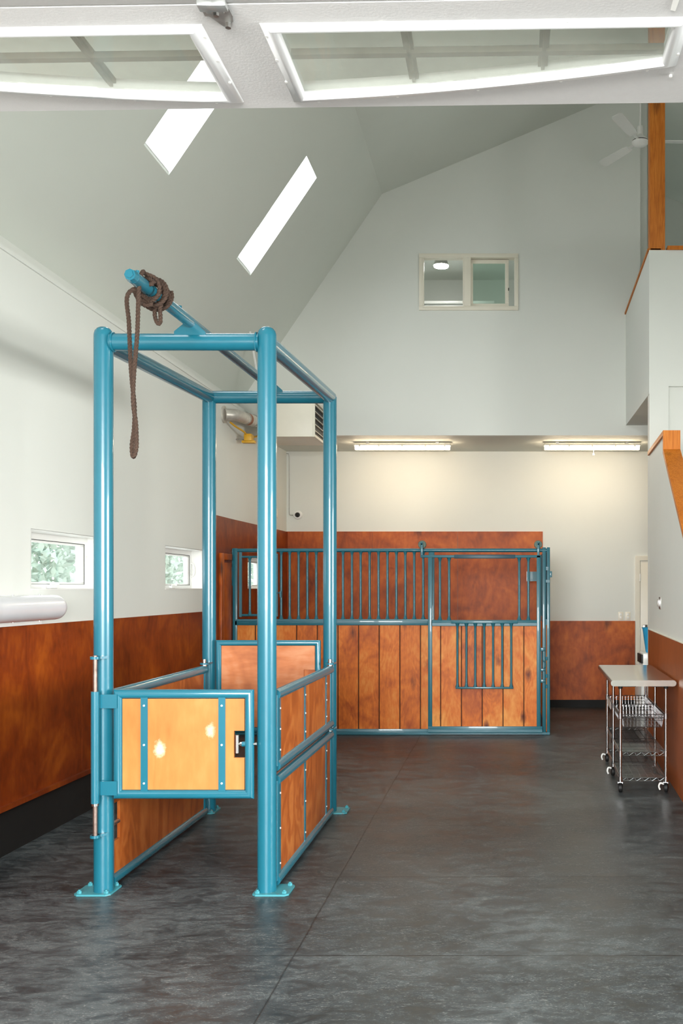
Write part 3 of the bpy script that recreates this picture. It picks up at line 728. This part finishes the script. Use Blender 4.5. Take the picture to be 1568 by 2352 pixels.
for p in (968, 1236):
    x = dx(p)
    rl = obj('roller', MB().lathe([(.02, -.016), (.042, -.016), (.046, -.012), (.038, 0), (.046, .012), (.042, .016), (.02, .016)], (x, SY, dh(1250)), 'y', 24), M['roller'] if 'roller' in M else plain('grey_green_roller', srgb(86, 104, 92), .5, .2), sd)
    obj('roller_hanger', MB().box(x-.014, x+.014, DY-.008, DY+.0, dh(1281), dh(1245), .003).cyl((x, DY-.008, dh(1250)), (x, SY, dh(1250)), .008, n=10), T2, sd)
# latch hardware on the right posts
h = MB()
for a_, c_ in ((1487, 1495), (1535, 1541), (1560, 1567)): h.box(sx(1240), sx(1252), SY-.06, SY-.02, sh(c_), sh(a_), .002)
h.box(sx(1240), sx(1242.5), SY-.05, SY-.03, sh(1567), sh(1487))
lt = obj('latch', h, T2, stl)
obj('latch_lever', MB().sweep(smooth_path([(sx(1245), SY-.05, sh(1495)), (sx(1245), SY-.05, sh(1515)), (sx(1252), SY-.06, sh(1522)), (sx(1252), SY-.06, sh(1530)), (sx(1247), SY-.05, sh(1536))], .01), .004, 8), T2, lt)
obj('hinge', MB().box(sx(1262), sx(1267), SY-.02, SY+.02, sh(1326), sh(1312), .002), T2, stl)
obj('hinge', MB().box(sx(1253), sx(1262), SY-.035, SY-.02, sh(1338), sh(1332)), T2, stl)
obj('hinge', MB().box(sx(1253), sx(1259), SY-.04, SY-.02, sh(1310), sh(1302)), T2, stl)
for a_ in (1512, 1552, 1576): obj('hinge_knuckle', MB().cyl((sx(1255), SY-.03, sh(a_+4)), (sx(1255), SY-.03, sh(a_-4)), .012, n=12), T2, stl)
# side partition running back to the wall, and its bracket
PXs = .475
obj('side_partition', MB().box(PXs-.015, PXs+.015, SY+.03, YB-.03, .03, 1.24), M['planks'], stl)
b = MB().cyl((PXs, SY, 2.07), (PXs, YB-.03, 2.07), .02, n=12).box(PXs-.02, PXs+.02, SY, YB-.03, 1.235, 1.30)
obj('side_rail', b, T2, stl)
for i in range(17): obj('bar', MB().cyl((PXs, SY+.15+i*.142, 1.29), (PXs, SY+.15+i*.142, 2.06), .0125, n=8), T2, stl)
obj('wall_bracket', MB().box(XW(1209, 13.3), XW(1237, 13.3), 13.3, 13.31, HW(1335, 13.3), HW(1313, 13.3)), T2, stl)

# wooden casing boards on the left wall, left of the stall front
b = MB(); X0 = LX+.02
b.box(X0, X0+.03, 10.72, 10.82, .05, 2.03, .004); b.box(X0, X0+.03, 10.82, 11.13, 1.96, 2.03, .004); b.box(X0, X0+.018, 10.85, 11.15, .05, 1.93, .004)
struct('trim_11', b, M['orange'] if False else M['stain_back'], 'upright stained boards on the left wall at the stall corner', 'trim')

# ------------------------------------------------------------------ heater, duct, gas line
ht = thing('unit_heater', 'cream metal unit heater with side louvres hanging in front of the gable wall', 'heater', (-2.55, 11.97, 3.42))
HX0, HX1, HY0, HY1, HZ0, HZ1 = -2.88, -2.218, 11.6, 12.32, 3.416, 3.86
b = MB(); b.box(HX0, HX1-.03, HY0, HY1, HZ0, HZ1, .004)
b.box(HX1-.0305, HX1, HY0, HY0+.02, HZ0+.03, HZ1-.03); b.box(HX1-.0305, HX1, HY1-.05, HY1, HZ0+.03, HZ1-.03); b.box(HX1-.03, HX1, HY0, HY1, HZ0, HZ0+.03); b.box(HX1-.03, HX1, HY0, HY1, HZ1-.03, HZ1)
obj('heater_casing', b, M['cream'], ht)
obj('louvre_recess', MB().box(HX1-.03, HX1-.026, HY0+.03, HY1-.06, HZ0+.04, HZ1-.04), M['black'], ht)
for i in range(5):
    z = HZ0+.07+i*.075
    obj('louvre', MB().prism([(HX1-.028, z+.008), (HX1+.001, z), (HX1+.001, z+.008), (HX1-.028, z+.016)], 'y', HY0+.02, HY1-.05), M['cream'], ht)
for y_, e_ in ((11.65, 11.24), (12.28, 12.2)): obj('hanger_strap', MB().sweep([(-2.85, y_, HZ1-.01), (-2.88, e_, slope_h(-2.88)-.003)], .013, 6), M['white'], ht)
obj('exhaust_collar', MB().cyl((HX0-.04, 11.9, 3.62), (HX0+.005, 11.9, 3.62), .085, n=20), M['black'], ht)
dt = thing('flue_duct', 'silver flue pipe with an elbow running from the left wall to the heater', 'duct', (-3.0, 11.5, 3.6))
yA = 10.95
pA = [(-3.09, 10.95, 3.56), (-2.98, 11.0, 3.565), (-2.93, 11.12, 3.565)]
obj('wall_flange', MB().cyl((-3.10, 10.95, 3.56), (-3.08, 10.95, 3.56), .095, n=24), M['duct'], dt)
p1 = Vector((-3.09, 10.95, 3.56)); p2 = Vector((-2.985, 11.05, 3.57)); p3 = Vector((-2.95, 11.3, 3.575)); p4 = Vector((-2.935, 11.58, 3.60)); p5 = Vector((HX0-.03, 11.9, 3.62))
obj('pipe_section', MB().sweep(smooth_path([p1, p2, p3], .03), .066, 20), M['duct'], dt)
obj('pipe_section', MB().cyl(p3, p4, .068, n=20), M['duct'], dt)
obj('sealing_tape', MB().cyl(p3, p3+(p4-p3)*.35, .0695, n=20), M['copper'], dt)
obj('pipe_section', MB().sweep(smooth_path([p4, Vector((-2.92, 11.8, 3.615)), p5], .03), .06, 20), M['duct'], dt)
for p, q in ((p2, p3), (p3, p4)):
    d = (q-p).normalized(); obj('pipe_clamp', MB().cyl(q-d*.012, q+d*.012, .072, n=20), M['steel'], dt)
gl = thing('gas_line', 'yellow gas hose and bracket hanging under the flue pipe', 'hose', (-3.0, 11.4, 3.4))
obj('hose', MB().sweep(smooth_path([(-3.05, 11.05, 3.49), (-3.01, 11.15, 3.455), (-2.97, 11.3, 3.43), (-2.96, 11.5, 3.40), (-2.93, 11.65, 3.42), (-2.89, 11.78, 3.46), (-2.875, 11.85, 3.46)], .02), .011, 10), M['yellow'], gl)
obj('hose_bracket', MB().box(-2.99, -2.90, 11.38, 11.50, 3.335, 3.42, .012).box(-3.02, -2.87, 11.40, 11.48, 3.315, 3.345, .006), M['yellow'], gl)
obj('bracket_arm', MB().cyl((-3.098, 11.44, 3.36), (-2.95, 11.44, 3.36), .008, n=8), M['steel'], gl)

# ------------------------------------------------------------------ tube lamps on the low ceiling
def tube_lamp(xc, label):
    y0 = 12.92
    t = thing('tube_lamp', label, 'lamp', (xc, y0, LC), 'tube lamps under the low ceiling')
    hw = .622
    b = MB().prism([(y0-.055, 3.495), (y0+.055, 3.495), (y0+.045, 3.52), (y0-.045, 3.52)], 'x', xc-hw, xc+hw)
    obj('lamp_housing', b, M['cream'], t)
    for d in (-.55, -.3, 0, .3, .55): obj('clip', MB().box(xc+d-.012, xc+d+.012, y0-.06, y0-.05, 3.478, 3.505), M['cream'], t)
    d = MB(); pr = [(y0-.05, 3.494), (y0-.048, 3.462), (y0-.035, 3.448), (y0+.035, 3.448), (y0+.048, 3.462), (y0+.05, 3.494)]
    d.prism(pr, 'x', xc-hw+.01, xc+hw-.01); obj('lamp_diffuser', d, M['lamp'], t)
    for d in (-.45, .45): obj('mounting_foot', MB().box(xc+d-.02, xc+d+.02, y0-.03, y0+.03, 3.515, LC+.002), M['steel'], t)
tube_lamp(-1.333, 'lit white tube lamp on the low ceiling above the stall planks')
tube_lamp(1.124, 'lit white tube lamp on the low ceiling nearest the loft balcony')
tag(obj('lamp_chain_pull', MB().cyl((1.15, 12.97, 3.40), (1.15, 12.97, 3.449), .003, n=6).lathe([(0, -.03), (.012, -.02), (.014, 0), (0, .012)], (1.15, 12.97, 3.40), n=10), M['cream']),
    'tiny cream pull knob hanging below the right tube lamp', 'pull cord')

# security camera, conduit, switch, outlets
t = thing('security_camera', 'small white dome security camera on the back wall above the stall', 'camera', (XW(684, YB), YB, HW(1183, YB)))
cx, cz = XW(684, YB), HW(1183, YB)
obj('camera_base', MB().lathe([(.062, 0), (.062, -.02), (.05, -.035), (.036, -.036)], (cx, YB, cz), 'y'), M['white'], t)
obj('camera_lens', MB().lathe([(.036, -.03), (.034, -.05), (.022, -.066), (0, -.072)], (cx, YB, cz), 'y'), plain('glossy_black_dome', (.01, .01, .01, 1), .1), t)
tag(obj('conduit', MB().sweep(smooth_path([(XW(652, YB)+.02, YB-.02, LC-.03), (XW(659, YB)+.02, YB-.012, LC-.035), (XW(661, YB)+.02, YB-.01, LC-.1), (XW(661, YB)+.02, YB-.01, 2.8), (XW(661, YB)+.02, YB-.01, cz+.03), (XW(663, YB)+.02, YB-.01, cz), (cx-.05, YB-.01, cz)], .03), .005, 8), M['steel']),
    'thin grey cable running down the back corner to the dome camera', 'cable')
def outlet(name, label, c, ax, m=M['cream'], group=None):
    o = thing(name, label, 'socket', c, group)
    x, y, z = c
    if ax == 'y':
        obj('cover_plate', MB().box(x-.035, x+.035, y-.008, y, z-.057, z+.057, .003), m, o)
        obj('socket', MB().box(x-.014, x+.014, y-.012, y-.007, z+.008, z+.036, .003).box(x-.014, x+.014, y-.012, y-.007, z-.036, z-.008, .003), M['white'], o)
    else:
        s = -1 if ax == '-x' else 1
        obj('cover_plate', MB().box(x, x+s*.008, y-.057, y+.057, z-.057, z+.057, .003), m, o)
        obj('socket', MB().box(x+s*.007, x+s*.022, y-.04, y-.01, z-.035, z+.035, .003).box(x+s*.007, x+s*.022, y+.01, y+.04, z-.035, z+.035, .003), m, o)
    return o
outlet('wall_socket', 'left one of two cream sockets above the low back panel', (XW(1425, YB), YB, HW(1415, YB)), 'y', group='sockets by the back door')
outlet('wall_socket', 'right one of two cream sockets, nearest the back door casing', (XW(1441.5, YB), YB, HW(1415, YB)), 'y', group='sockets by the back door')
yo = 9.35; outlet('wall_socket', 'steel socket plate on the right stair wall above the cart', (rx(yo), yo, HW(1385, yo)), '-x', M['steel'])
ysw = 13.2
tag(obj('switch_box', MB().box(-3.045, -3.02, ysw-.05, ysw+.05, HW(1178, ysw)-.06, HW(1178, ysw)+.06, .006).box(-3.024, -3.014, ysw-.02, ysw+.02, HW(1178, ysw)-.03, HW(1178, ysw)+.03, .003), M['cream']),
    'cream switch box on the left wall near the dome camera', 'switch')

# ------------------------------------------------------------------ ceiling fan (at rest)
fx, fy, fz = 1.558, 11.5, 6.80
t = thing('ceiling_fan', 'white three-bladed ceiling fan on a long rod beside the wooden post', 'fan', (fx, fy, fz))
obj('down_rod', MB().cyl((fx, fy, fz+.1), (fx, fy, up(fx)+.02), .011, n=12), M['white'], t)
obj('canopy', MB().lathe([(.02, .08), (.032, .09), (.036, .17), (.03, .185), (.012, .19)], (fx, fy, fz)), M['white'], t)
obj('motor', MB().lathe([(0, -.05), (.05, -.046), (.08, -.03), (.096, -.005), (.098, .006)], (fx, fy, fz), n=32).lathe([(.098, .016), (.085, .035), (.05, .06), (.035, .085)], (fx, fy, fz), n=32), M['white'], t)
obj('motor_band', MB().lathe([(.09, .004), (.093, .007), (.093, .015), (.09, .017)], (fx, fy, fz), n=32), M['black'], t)
for ang in (2, 122, 242):
    a = math.radians(ang); c, s = math.cos(a), math.sin(a)
    b = MB().box(.08, .22, -.014, .014, -.003, .003)
    b.prism([(.2, -.05), (.3, -.062), (.7, -.07), (.735, -.05), (.74, .03), (.71, .062), (.3, .055), (.2, .04)], 'z', -.003, .004)
    tl = math.radians(12)
    b.warp(lambda v: Vector((v.x, v.y*math.cos(tl)-v.z*math.sin(tl), v.y*math.sin(tl)+v.z*math.cos(tl)+.01)))
    b.warp(lambda v: Vector((fx+v.x*c-v.y*s, fy+v.x*s+v.y*c, fz+v.z)))
    obj('fan_blade', b, M['white'], t)

# ------------------------------------------------------------------ tubular housing on the left wall
t = thing('air_heater', 'white half-round tube heater on the left wall under the nearest window', 'heater', (LX, 5.7, 1.44))
prof = []
n = 20
ccx, ccz, cr = LX+.075, 1.522, .083
ring = [(LX+.002, ccz+cr)]+[(ccx+cr*math.sin(PI*i/n), ccz+cr*math.cos(PI*i/n)) for i in range(n+1)]+[(LX+.002, ccz-cr)]
ye = 6.66; b = MB(); ysl = [(4.4, 1), (ye, 1), (ye+.03, .985), (ye+.055, .93), (ye+.07, .82), (ye+.075, .6)]
vs = []; k = len(ring)
for (y, s) in ysl:
    for (x, z) in ring: vs.append((LX+.002+(x-LX-.002)*s, y, ccz+(z-ccz)*s))
fs = [(j*k+i, j*k+(i+1) % k, (j+1)*k+(i+1) % k, (j+1)*k+i) for j in range(len(ysl)-1) for i in range(k)]+[tuple(range(k)), tuple((len(ysl)-1)*k+i for i in range(k))]
b.add(vs, fs); obj('heater_shell', b, plain('gloss_white_shell', srgb(222, 222, 226), .22, coat=.3, var=.01), t)
for y in (5.9, 6.15, 6.5):
    for sg in (1, -1): obj('rivet', MB().cyl((LX+.06, y, ccz+sg*cr*.98), (LX+.06, y, ccz+sg*(cr+.004)), .006, n=8), M['steel'], t)
for (y0, y1) in ((5.0, 5.9), (6.0, 6.45)): obj('vent_slot', MB().box(LX+.03, LX+.05, y0, y1, ccz+cr-.004, ccz+cr+.003, .001), M['white'], t)
obj('mounting_strip', MB().box(LX+.0, LX+.02, 4.4, 6.62, 1.412, 1.442), M['white'], t)

# ------------------------------------------------------------------ steel cart
ct = thing('wire_cart', 'chrome wire prep cart on black casters with a stainless top, by the right wall', 'cart', (1.12, 8.75, 0))
def cw(v): return Vector((v.x+.028*(v.y-8.03), v.y, v.z))
X0, X1 = .928, 1.295; PYs = (8.03, 8.74, 9.45)
TZ = .915
prof = []
for i in range(9): a = PI/2+PI*i/8; prof.append((X0-.062+.022*math.cos(a), TZ-.024+.024*math.sin(a)))
for i in range(9): a = -PI/2+PI*i/8; prof.append((X1+.05+.022*math.cos(a), TZ-.024+.024*math.sin(a)))
obj('worktop', MB().prism(prof, 'y', 7.94, 9.53).warp(cw), M['top_steel'], ct)
b = MB()
for (x, w_) in ((X0, .12), (X1, -.12)): b.box(x-.01, x+w_, 7.97, 9.5, TZ-.055, TZ-.047)
obj('top_bracket', b.warp(cw), M['black'], ct)
CHR = M['chrome']; WIR = plain('basket_wire', srgb(150, 150, 152), .3, 1, var=.05)
for y in PYs:
    for x in (X0, X1):
        p = MB().cyl((x, y, .105), (x, y, TZ-.05), .0125, n=14)
        for z in [.12+.0254*i for i in range(30)]: p.cyl((x, y, z), (x, y, z+.0025), .0134, n=14, cap=False)
        obj('cart_post', p.warp(cw), CHR, ct)
        c = MB().cyl((x, y, TZ-.075), (x, y, TZ-.05), .018, n=12); obj('post_collar', c.warp(cw), M['black'], ct)
def sxz(b, p, q, r=.0022, n=6): b.cyl(p, q, r, n=n)
def wire_shelf(z, ya, yb, basket=False):
    b = MB(); xa, xb = X0, X1
    for zz in (z, z-.028):
        for (p, q) in (((xa, ya), (xb, ya)), ((xa, yb), (xb, yb)), ((xa, ya), (xa, yb)), ((xb, ya), (xb, yb))):
            sxz(b, (p[0], p[1], zz), (q[0], q[1], zz), .0032)
    # zig-zag truss between the two edge wires
    def truss(p, q, m):
        for i in range(m):
            a = Vector(p).lerp(Vector(q), (i+.15)/m); c = Vector(p).lerp(Vector(q), (i+.85)/m)
            sxz(b, (a.x, a.y, z-.028), (c.x, c.y, z), .0028)
            if i < m-1:
                e = Vector(p).lerp(Vector(q), (i+1.15)/m); sxz(b, (c.x, c.y, z), (e.x, e.y, z-.028), .0015, 5)
    truss((xa, ya, 0), (xb, ya, 0), 6); truss((xa, yb, 0), (xb, yb, 0), 6); truss((xa, ya, 0), (xa, yb, 0), 11); truss((xb, ya, 0), (xb, yb, 0), 11)
    if not basket:
        m = int((yb-ya)/.0254)
        for i in range(1, 13):
            x = xa+(xb-xa)*i/13
            if i % 2 == 0: sxz(b, (x, ya, z-.002), (x, yb, z-.002), .0028)
        for i in range(1, m, 1): y = ya+(yb-ya)*i/m; sxz(b, (xa, y, z+.001), (xb, y, z+.001), .0016, 5)
    for x in (xa, xb):
        for y in (ya, yb): b.cyl((x, y, z-.034), (x, y, z+.008), .018, .016, n=12)
    o = obj('wire_basket' if basket else 'wire_shelf', b.warp(cw), WIR if basket else CHR, ct)
    if basket:
        b = MB(); bz = z-.105; i0 = .03
        A, B_, CC, D = xa+i0, xb-i0, ya+i0, yb-i0
        nx = 11; ny = int((D-CC)/.04)
        for i in range(nx+1):
            x = A+(B_-A)*i/nx
            sxz(b, (x, CC-.015, z-.004), (x, CC, bz), .0016, 5); sxz(b, (x, D+.015, z-.004), (x, D, bz), .0016, 5); sxz(b, (x, CC, bz), (x, D, bz), .0014, 5)
        for i in range(ny+1):
            y = CC+(D-CC)*i/ny
            sxz(b, (A-.015, y, z-.004), (A, y, bz), .0012, 5); sxz(b, (B_+.015, y, z-.004), (B_, y, bz), .0012, 5); sxz(b, (A, y, bz), (B_, y, bz), .0012, 5)
        for zz, k_ in ((bz, 0), (z-.05, .008)):
            for (p, q) in (((A-k_, CC-k_), (B_+k_, CC-k_)), ((A-k_, D+k_), (B_+k_, D+k_)), ((A-k_, CC), (A-k_, D)), ((B_+k_, CC), (B_+k_, D))): sxz(b, (p[0], p[1], zz), (q[0], q[1], zz), .0026)
        obj('basket_wires', b.warp(cw), WIR, o)
for ya, yb in zip(PYs[:-1], PYs[1:]):
    wire_shelf(.122, ya, yb); wire_shelf(.328, ya, yb); wire_shelf(.632, ya, yb, True)
grey_clear = plain('label_strip', srgb(196, 190, 184), .4)
b = MB().box(X0-.006, X0-.003, 8.95, 9.38, .56, .625).warp(cw); obj('label_holder', b, grey_clear, ct)
for y, br in ((8.03, False), (8.74, True), (9.45, True)):
    for x in (X0, X1):
        rot = random.uniform(-.35, .35)
        wz = .038; cs = MB()
        hb_ = MB(); hb_.cyl((0, 0, .088), (0, 0, .108), .02, n=14)
        hb_.prism([(-.022, .088), (.022, .088), (.035, .038), (.018, .032), (-.006, .07), (-.022, .078)], 'x', -.02, -.0175)
        hb_.prism([(-.022, .088), (.022, .088), (.035, .038), (.018, .032), (-.006, .07), (-.022, .078)], 'x', .0175, .02)
        hb_.box(-.02, .02, -.02, .02, .084, .089)
        R = Matrix.Rotation(rot, 3, 'Z'); pl_ = lambda v: cw(R @ v+Vector((x, y, 0)))
        c = obj('caster', hb_.warp(pl_), CHR, ct)
        wh = MB().lathe([(.012, -.014), (.03, -.0155), (.036, -.012), (.038, 0), (.036, .012), (.03, .0155), (.012, .014)], (0, .024, wz), 'x', 24)
        obj('wheel', wh.warp(pl_), M['black'], c)
        if (br and x == X0) or (y == 8.03 and x == X1):
            br_ = MB().sweep(smooth_path([(-.018, .0, .07), (-.045, -.01, .078), (-.055, -.012, .05), (-.046, -.01, .025)], .008), .0075, 8)
            obj('brake_pedal', br_.warp(pl_), M['white'], c)

# cabinet, printer and tub behind the wall end
b = MB().box(1.475, 2.0, 10.80, 11.30, 0, .80, .006)
cab = tag(obj('white_cabinet', b, M['white']), 'white cabinet half hidden behind the right wall end', 'cabinet')
obj('cabinet_door', MB().box(1.50, 1.97, 10.785, 10.80, .05, .76, .004), M['white'], cab)
t = thing('printer', 'small black and white printer on the white cabinet behind the cart', 'printer', (1.62, 11.0, .80))
obj('printer_body', MB().box(1.50, 1.80, 10.84, 11.2, .83, .94, .01), M['white'], t)
obj('printer_front', MB().box(1.482, 1.50, 10.86, 11.18, .83, .925, .002), M['black'], t)
obj('printer_foot', MB().box(1.50, 1.58, 10.86, 11.18, .80, .83), M['white'], t)
b = MB().lathe([(.075, 0), (.08, .01), (.115, .26), (.125, .275), (.11, .265), (.07, .015), (0, .012)], (1.63, 11.0, .94), n=28)
tag(obj('blue_tub', b, M['blue']), 'bright blue plastic tub standing on the printer beside the wall end', 'tub')

# ------------------------------------------------------------------ overhead door
DZ = 3.13; DC = -.72
yaw = lambda v: Vector((v.x, v.y-.027*(v.x-DC), v.z))
dr = thing('overhead_door', 'white sectional overhead door rolled open under the ceiling, with arched glazed panels', 'garage door', (DC, 1.5, DZ))
FE = 3.068; HG = 2.522; W2 = 1.42
arc = lambda u: 3.034-.045*abs(u)-.09*u*u
U0, U1 = .075, 1.204; NE = 2.632
b = MB(); th = .045
us = [-W2, -U1]+[-U1+(U1-U0)*i/12 for i in range(1, 13)]+[U0+(U1-U0)*i/12 for i in range(0, 13)]+[W2]
mo = .045     # moulding width; the hole lies inside it
def hole_far(u): return arc(u)-.03
hs = [-U1+.03+(U1-U0-.06)*i/12 for i in range(13)]; hs2 = [U0+.03+(U1-U0-.06)*i/12 for i in range(13)]
for lst in (hs, hs2):
    for a_, c_ in zip(lst[:-1], lst[1:]):
        b.prism([(DC+a_, hole_far(a_)), (DC+c_, hole_far(c_)), (DC+c_, FE), (DC+a_, FE)], 'z', DZ, DZ+th)
    b.box(DC+lst[0], DC+lst[-1], HG+.003, NE-.012, DZ, DZ+th)
b.box(DC-W2, DC+hs[0], HG+.003, FE, DZ, DZ+th); b.box(DC+hs[-1], DC+hs2[0], HG+.003, FE, DZ, DZ+th); b.box(DC+hs2[-1], DC+W2, HG+.003, FE, DZ, DZ+th)
sec = obj('door_section', b.warp(yaw), M['door_panel'], dr, smooth=False)
for j in range(1, 5):
    y1_ = HG-(j-1)*.545-.003; b = MB().box(DC-W2, DC+W2, y1_-.539, y1_, DZ, DZ+th, .004)
    if j == 4: b = MB().box(DC-W2, DC+W2, .25, y1_, DZ, DZ+th, .004)
    obj('door_section', b.warp(yaw), M['door_panel'], dr)
# moulding around each glazed panel: bevelled strip standing proud of the underside
for sgn in (-1, 1):
    lo, hi = (U0, U1) if sgn > 0 else (-U1, -U0)
    uu = [lo+(hi-lo)*i/14 for i in range(15)]
    outer = [(u, arc(u)) for u in uu]+[(hi, NE-.022), (lo, NE-.022)]
    ui = [lo+mo+(hi-lo-2*mo)*i/14 for i in range(15)]
    inner = [(u, arc(u)-mo) for u in ui]+[(hi-mo, NE), (lo+mo, NE)]
    k = len(outer); vs = []
    for (f_, dz) in ((0, 0), (.12, -.005), (.35, -.009), (.6, -.017), (.85, -.017), (1.0, -.009), (1.0, .03)):
        for o_, i_ in zip(outer, inner): vs.append((DC+o_[0]*(1-f_)+i_[0]*f_, o_[1]*(1-f_)+i_[1]*f_, DZ+dz))
    fs = [(j*k+i, j*k+(i+1) % k, (j+1)*k+(i+1) % k, (j+1)*k+i) for j in range(6) for i in range(k)]
    wf = obj('window_moulding', MB().add(vs, fs).warp(yaw), plain('white_moulding', srgb(205, 206, 206), .28, var=.005), dr, angle=50)
    g = MB(); gi = [(DC+p, q) for p, q in inner]; g.prism(gi, 'z', DZ+.006, DZ+.010); obj('window_glass', g.warp(yaw), M['door_glass'], wf, smooth=False)
    m = MB(); wd = (hi-lo)/3
    for j in (1, 2):
        u = lo+wd*j; m.box(DC+u-.014, DC+u+.014, NE, arc(u)-mo, DZ+.022, DZ+.036)
        m.box(DC+u-.005, DC+u+.005, NE, arc(u)-mo, DZ+.012, DZ+.023)
    m.box(DC+lo+mo, DC+hi-mo, 2.80-.012, 2.80+.012, DZ+.012, DZ+.03)
    obj('muntin', m.warp(yaw), M['muntin'], wf)
    sc_ = []
    for i in range(1, 14, 3):
        u = lo+(hi-lo)*i/14; sc_ += [(u, arc(u)-.008), (u, NE-.016)]
    for u in (lo+.008, hi-.008): sc_ += [(u, y_) for y_ in (2.66, 2.78, 2.9)]
    for (u, y_) in sc_: obj('moulding_screw', MB().cyl((DC+u, y_, DZ-.008), (DC+u, y_, DZ-.001), .0045, n=8).warp(yaw), M['white'], wf)
# section hinge
hx_ = DC-.03; hm = plain('galvanised_hinge', srgb(188, 190, 188), .35, .7, var=.1, scale=40)
def hinge(hx_):
    b = MB()
    b.prism([(hx_-.036, HG+.045), (hx_+.036, HG+.045), (hx_+.034, HG-.03), (hx_-.034, HG-.03)], 'z', DZ-.006, DZ-.003)
    b.prism([(hx_-.03, HG+.04), (hx_+.036, HG+.04), (hx_+.03, HG+.07), (hx_+.012, HG+.095), (hx_-.002, HG+.095)], 'z', DZ-.004, DZ-.001)
    b.prism([(hx_-.036, HG-.02), (hx_+.036, HG-.02), (hx_+.02, HG-.08), (hx_-.02, HG-.08)], 'z', DZ-.004, DZ-.001)
    b.box(hx_-.037, hx_+.037, HG-.028, HG+.004, DZ-.02, DZ-.004, .004)
    for d in (-.015, .016): b.box(hx_+d-.008, hx_+d+.008, HG-.006, HG+.014, DZ-.018, DZ-.004, .003)
    h_ = obj('hinge', b, hm, dr)
    for (x_, y_) in ((hx_+.014, HG+.08), (hx_-.002, HG+.028), (hx_, HG-.06)): obj('hinge_bolt', MB().cyl((x_, y_, DZ-.016), (x_, y_, DZ-.001), .008, n=6), M['steel'], h_)
hinge(-.738)
obj('tape_tab', MB().prism([(XW(1545, 2.5), 2.45), (XW(1562, 2.5), 2.45), (XW(1558, 2.5), 2.58), (XW(1546, 2.5), 2.575)], 'z', DZ-.003, DZ-.001).warp(yaw), M['white'], dr)
for sgn in (-1, 1):
    x = DC+sgn*(W2+.03)
    obj('track', MB().box(x-.003, x+.003, -.3, 3.2, DZ-.02, DZ+.05).box(x-sgn*.0, x-sgn*.03, -.3, 3.2, DZ-.02, DZ-.016), hm, dr)
    for y_ in (.6, 3.1):
        hh = gable(x); obj('track_hanger', MB().box(x-.012, x+.012, y_-.002, y_+.002, DZ+.03, hh+.02), hm, dr)

# ------------------------------------------------------------------ greenery outside the windows
b = MB(); rnd = random.Random(3); hv = []; hf = []
for i in range(14000):
    c = Vector((-9.2+rnd.gauss(0, .25), rnd.uniform(16, 36), rnd.uniform(-.1, 3.3)+rnd.uniform(0, .5)))
    u = Vector((rnd.gauss(0, 1), rnd.gauss(0, 1), rnd.gauss(0, 1))).normalized(); v = u.orthogonal().normalized(); L = rnd.uniform(.08, .16)
    k = len(hv); hv += [tuple(c-u*L), tuple(c+v*L*.45), tuple(c+u*L), tuple(c-v*L*.45)]; hf.append((k, k+1, k+2, k+3))
b.v = hv; b.f = hf
hd = tag(obj('hedge', b, M['green_leaf'], smooth=False), 'pale green leafy hedge outside the left wall windows', 'hedge'); hd['kind'] = 'thing'
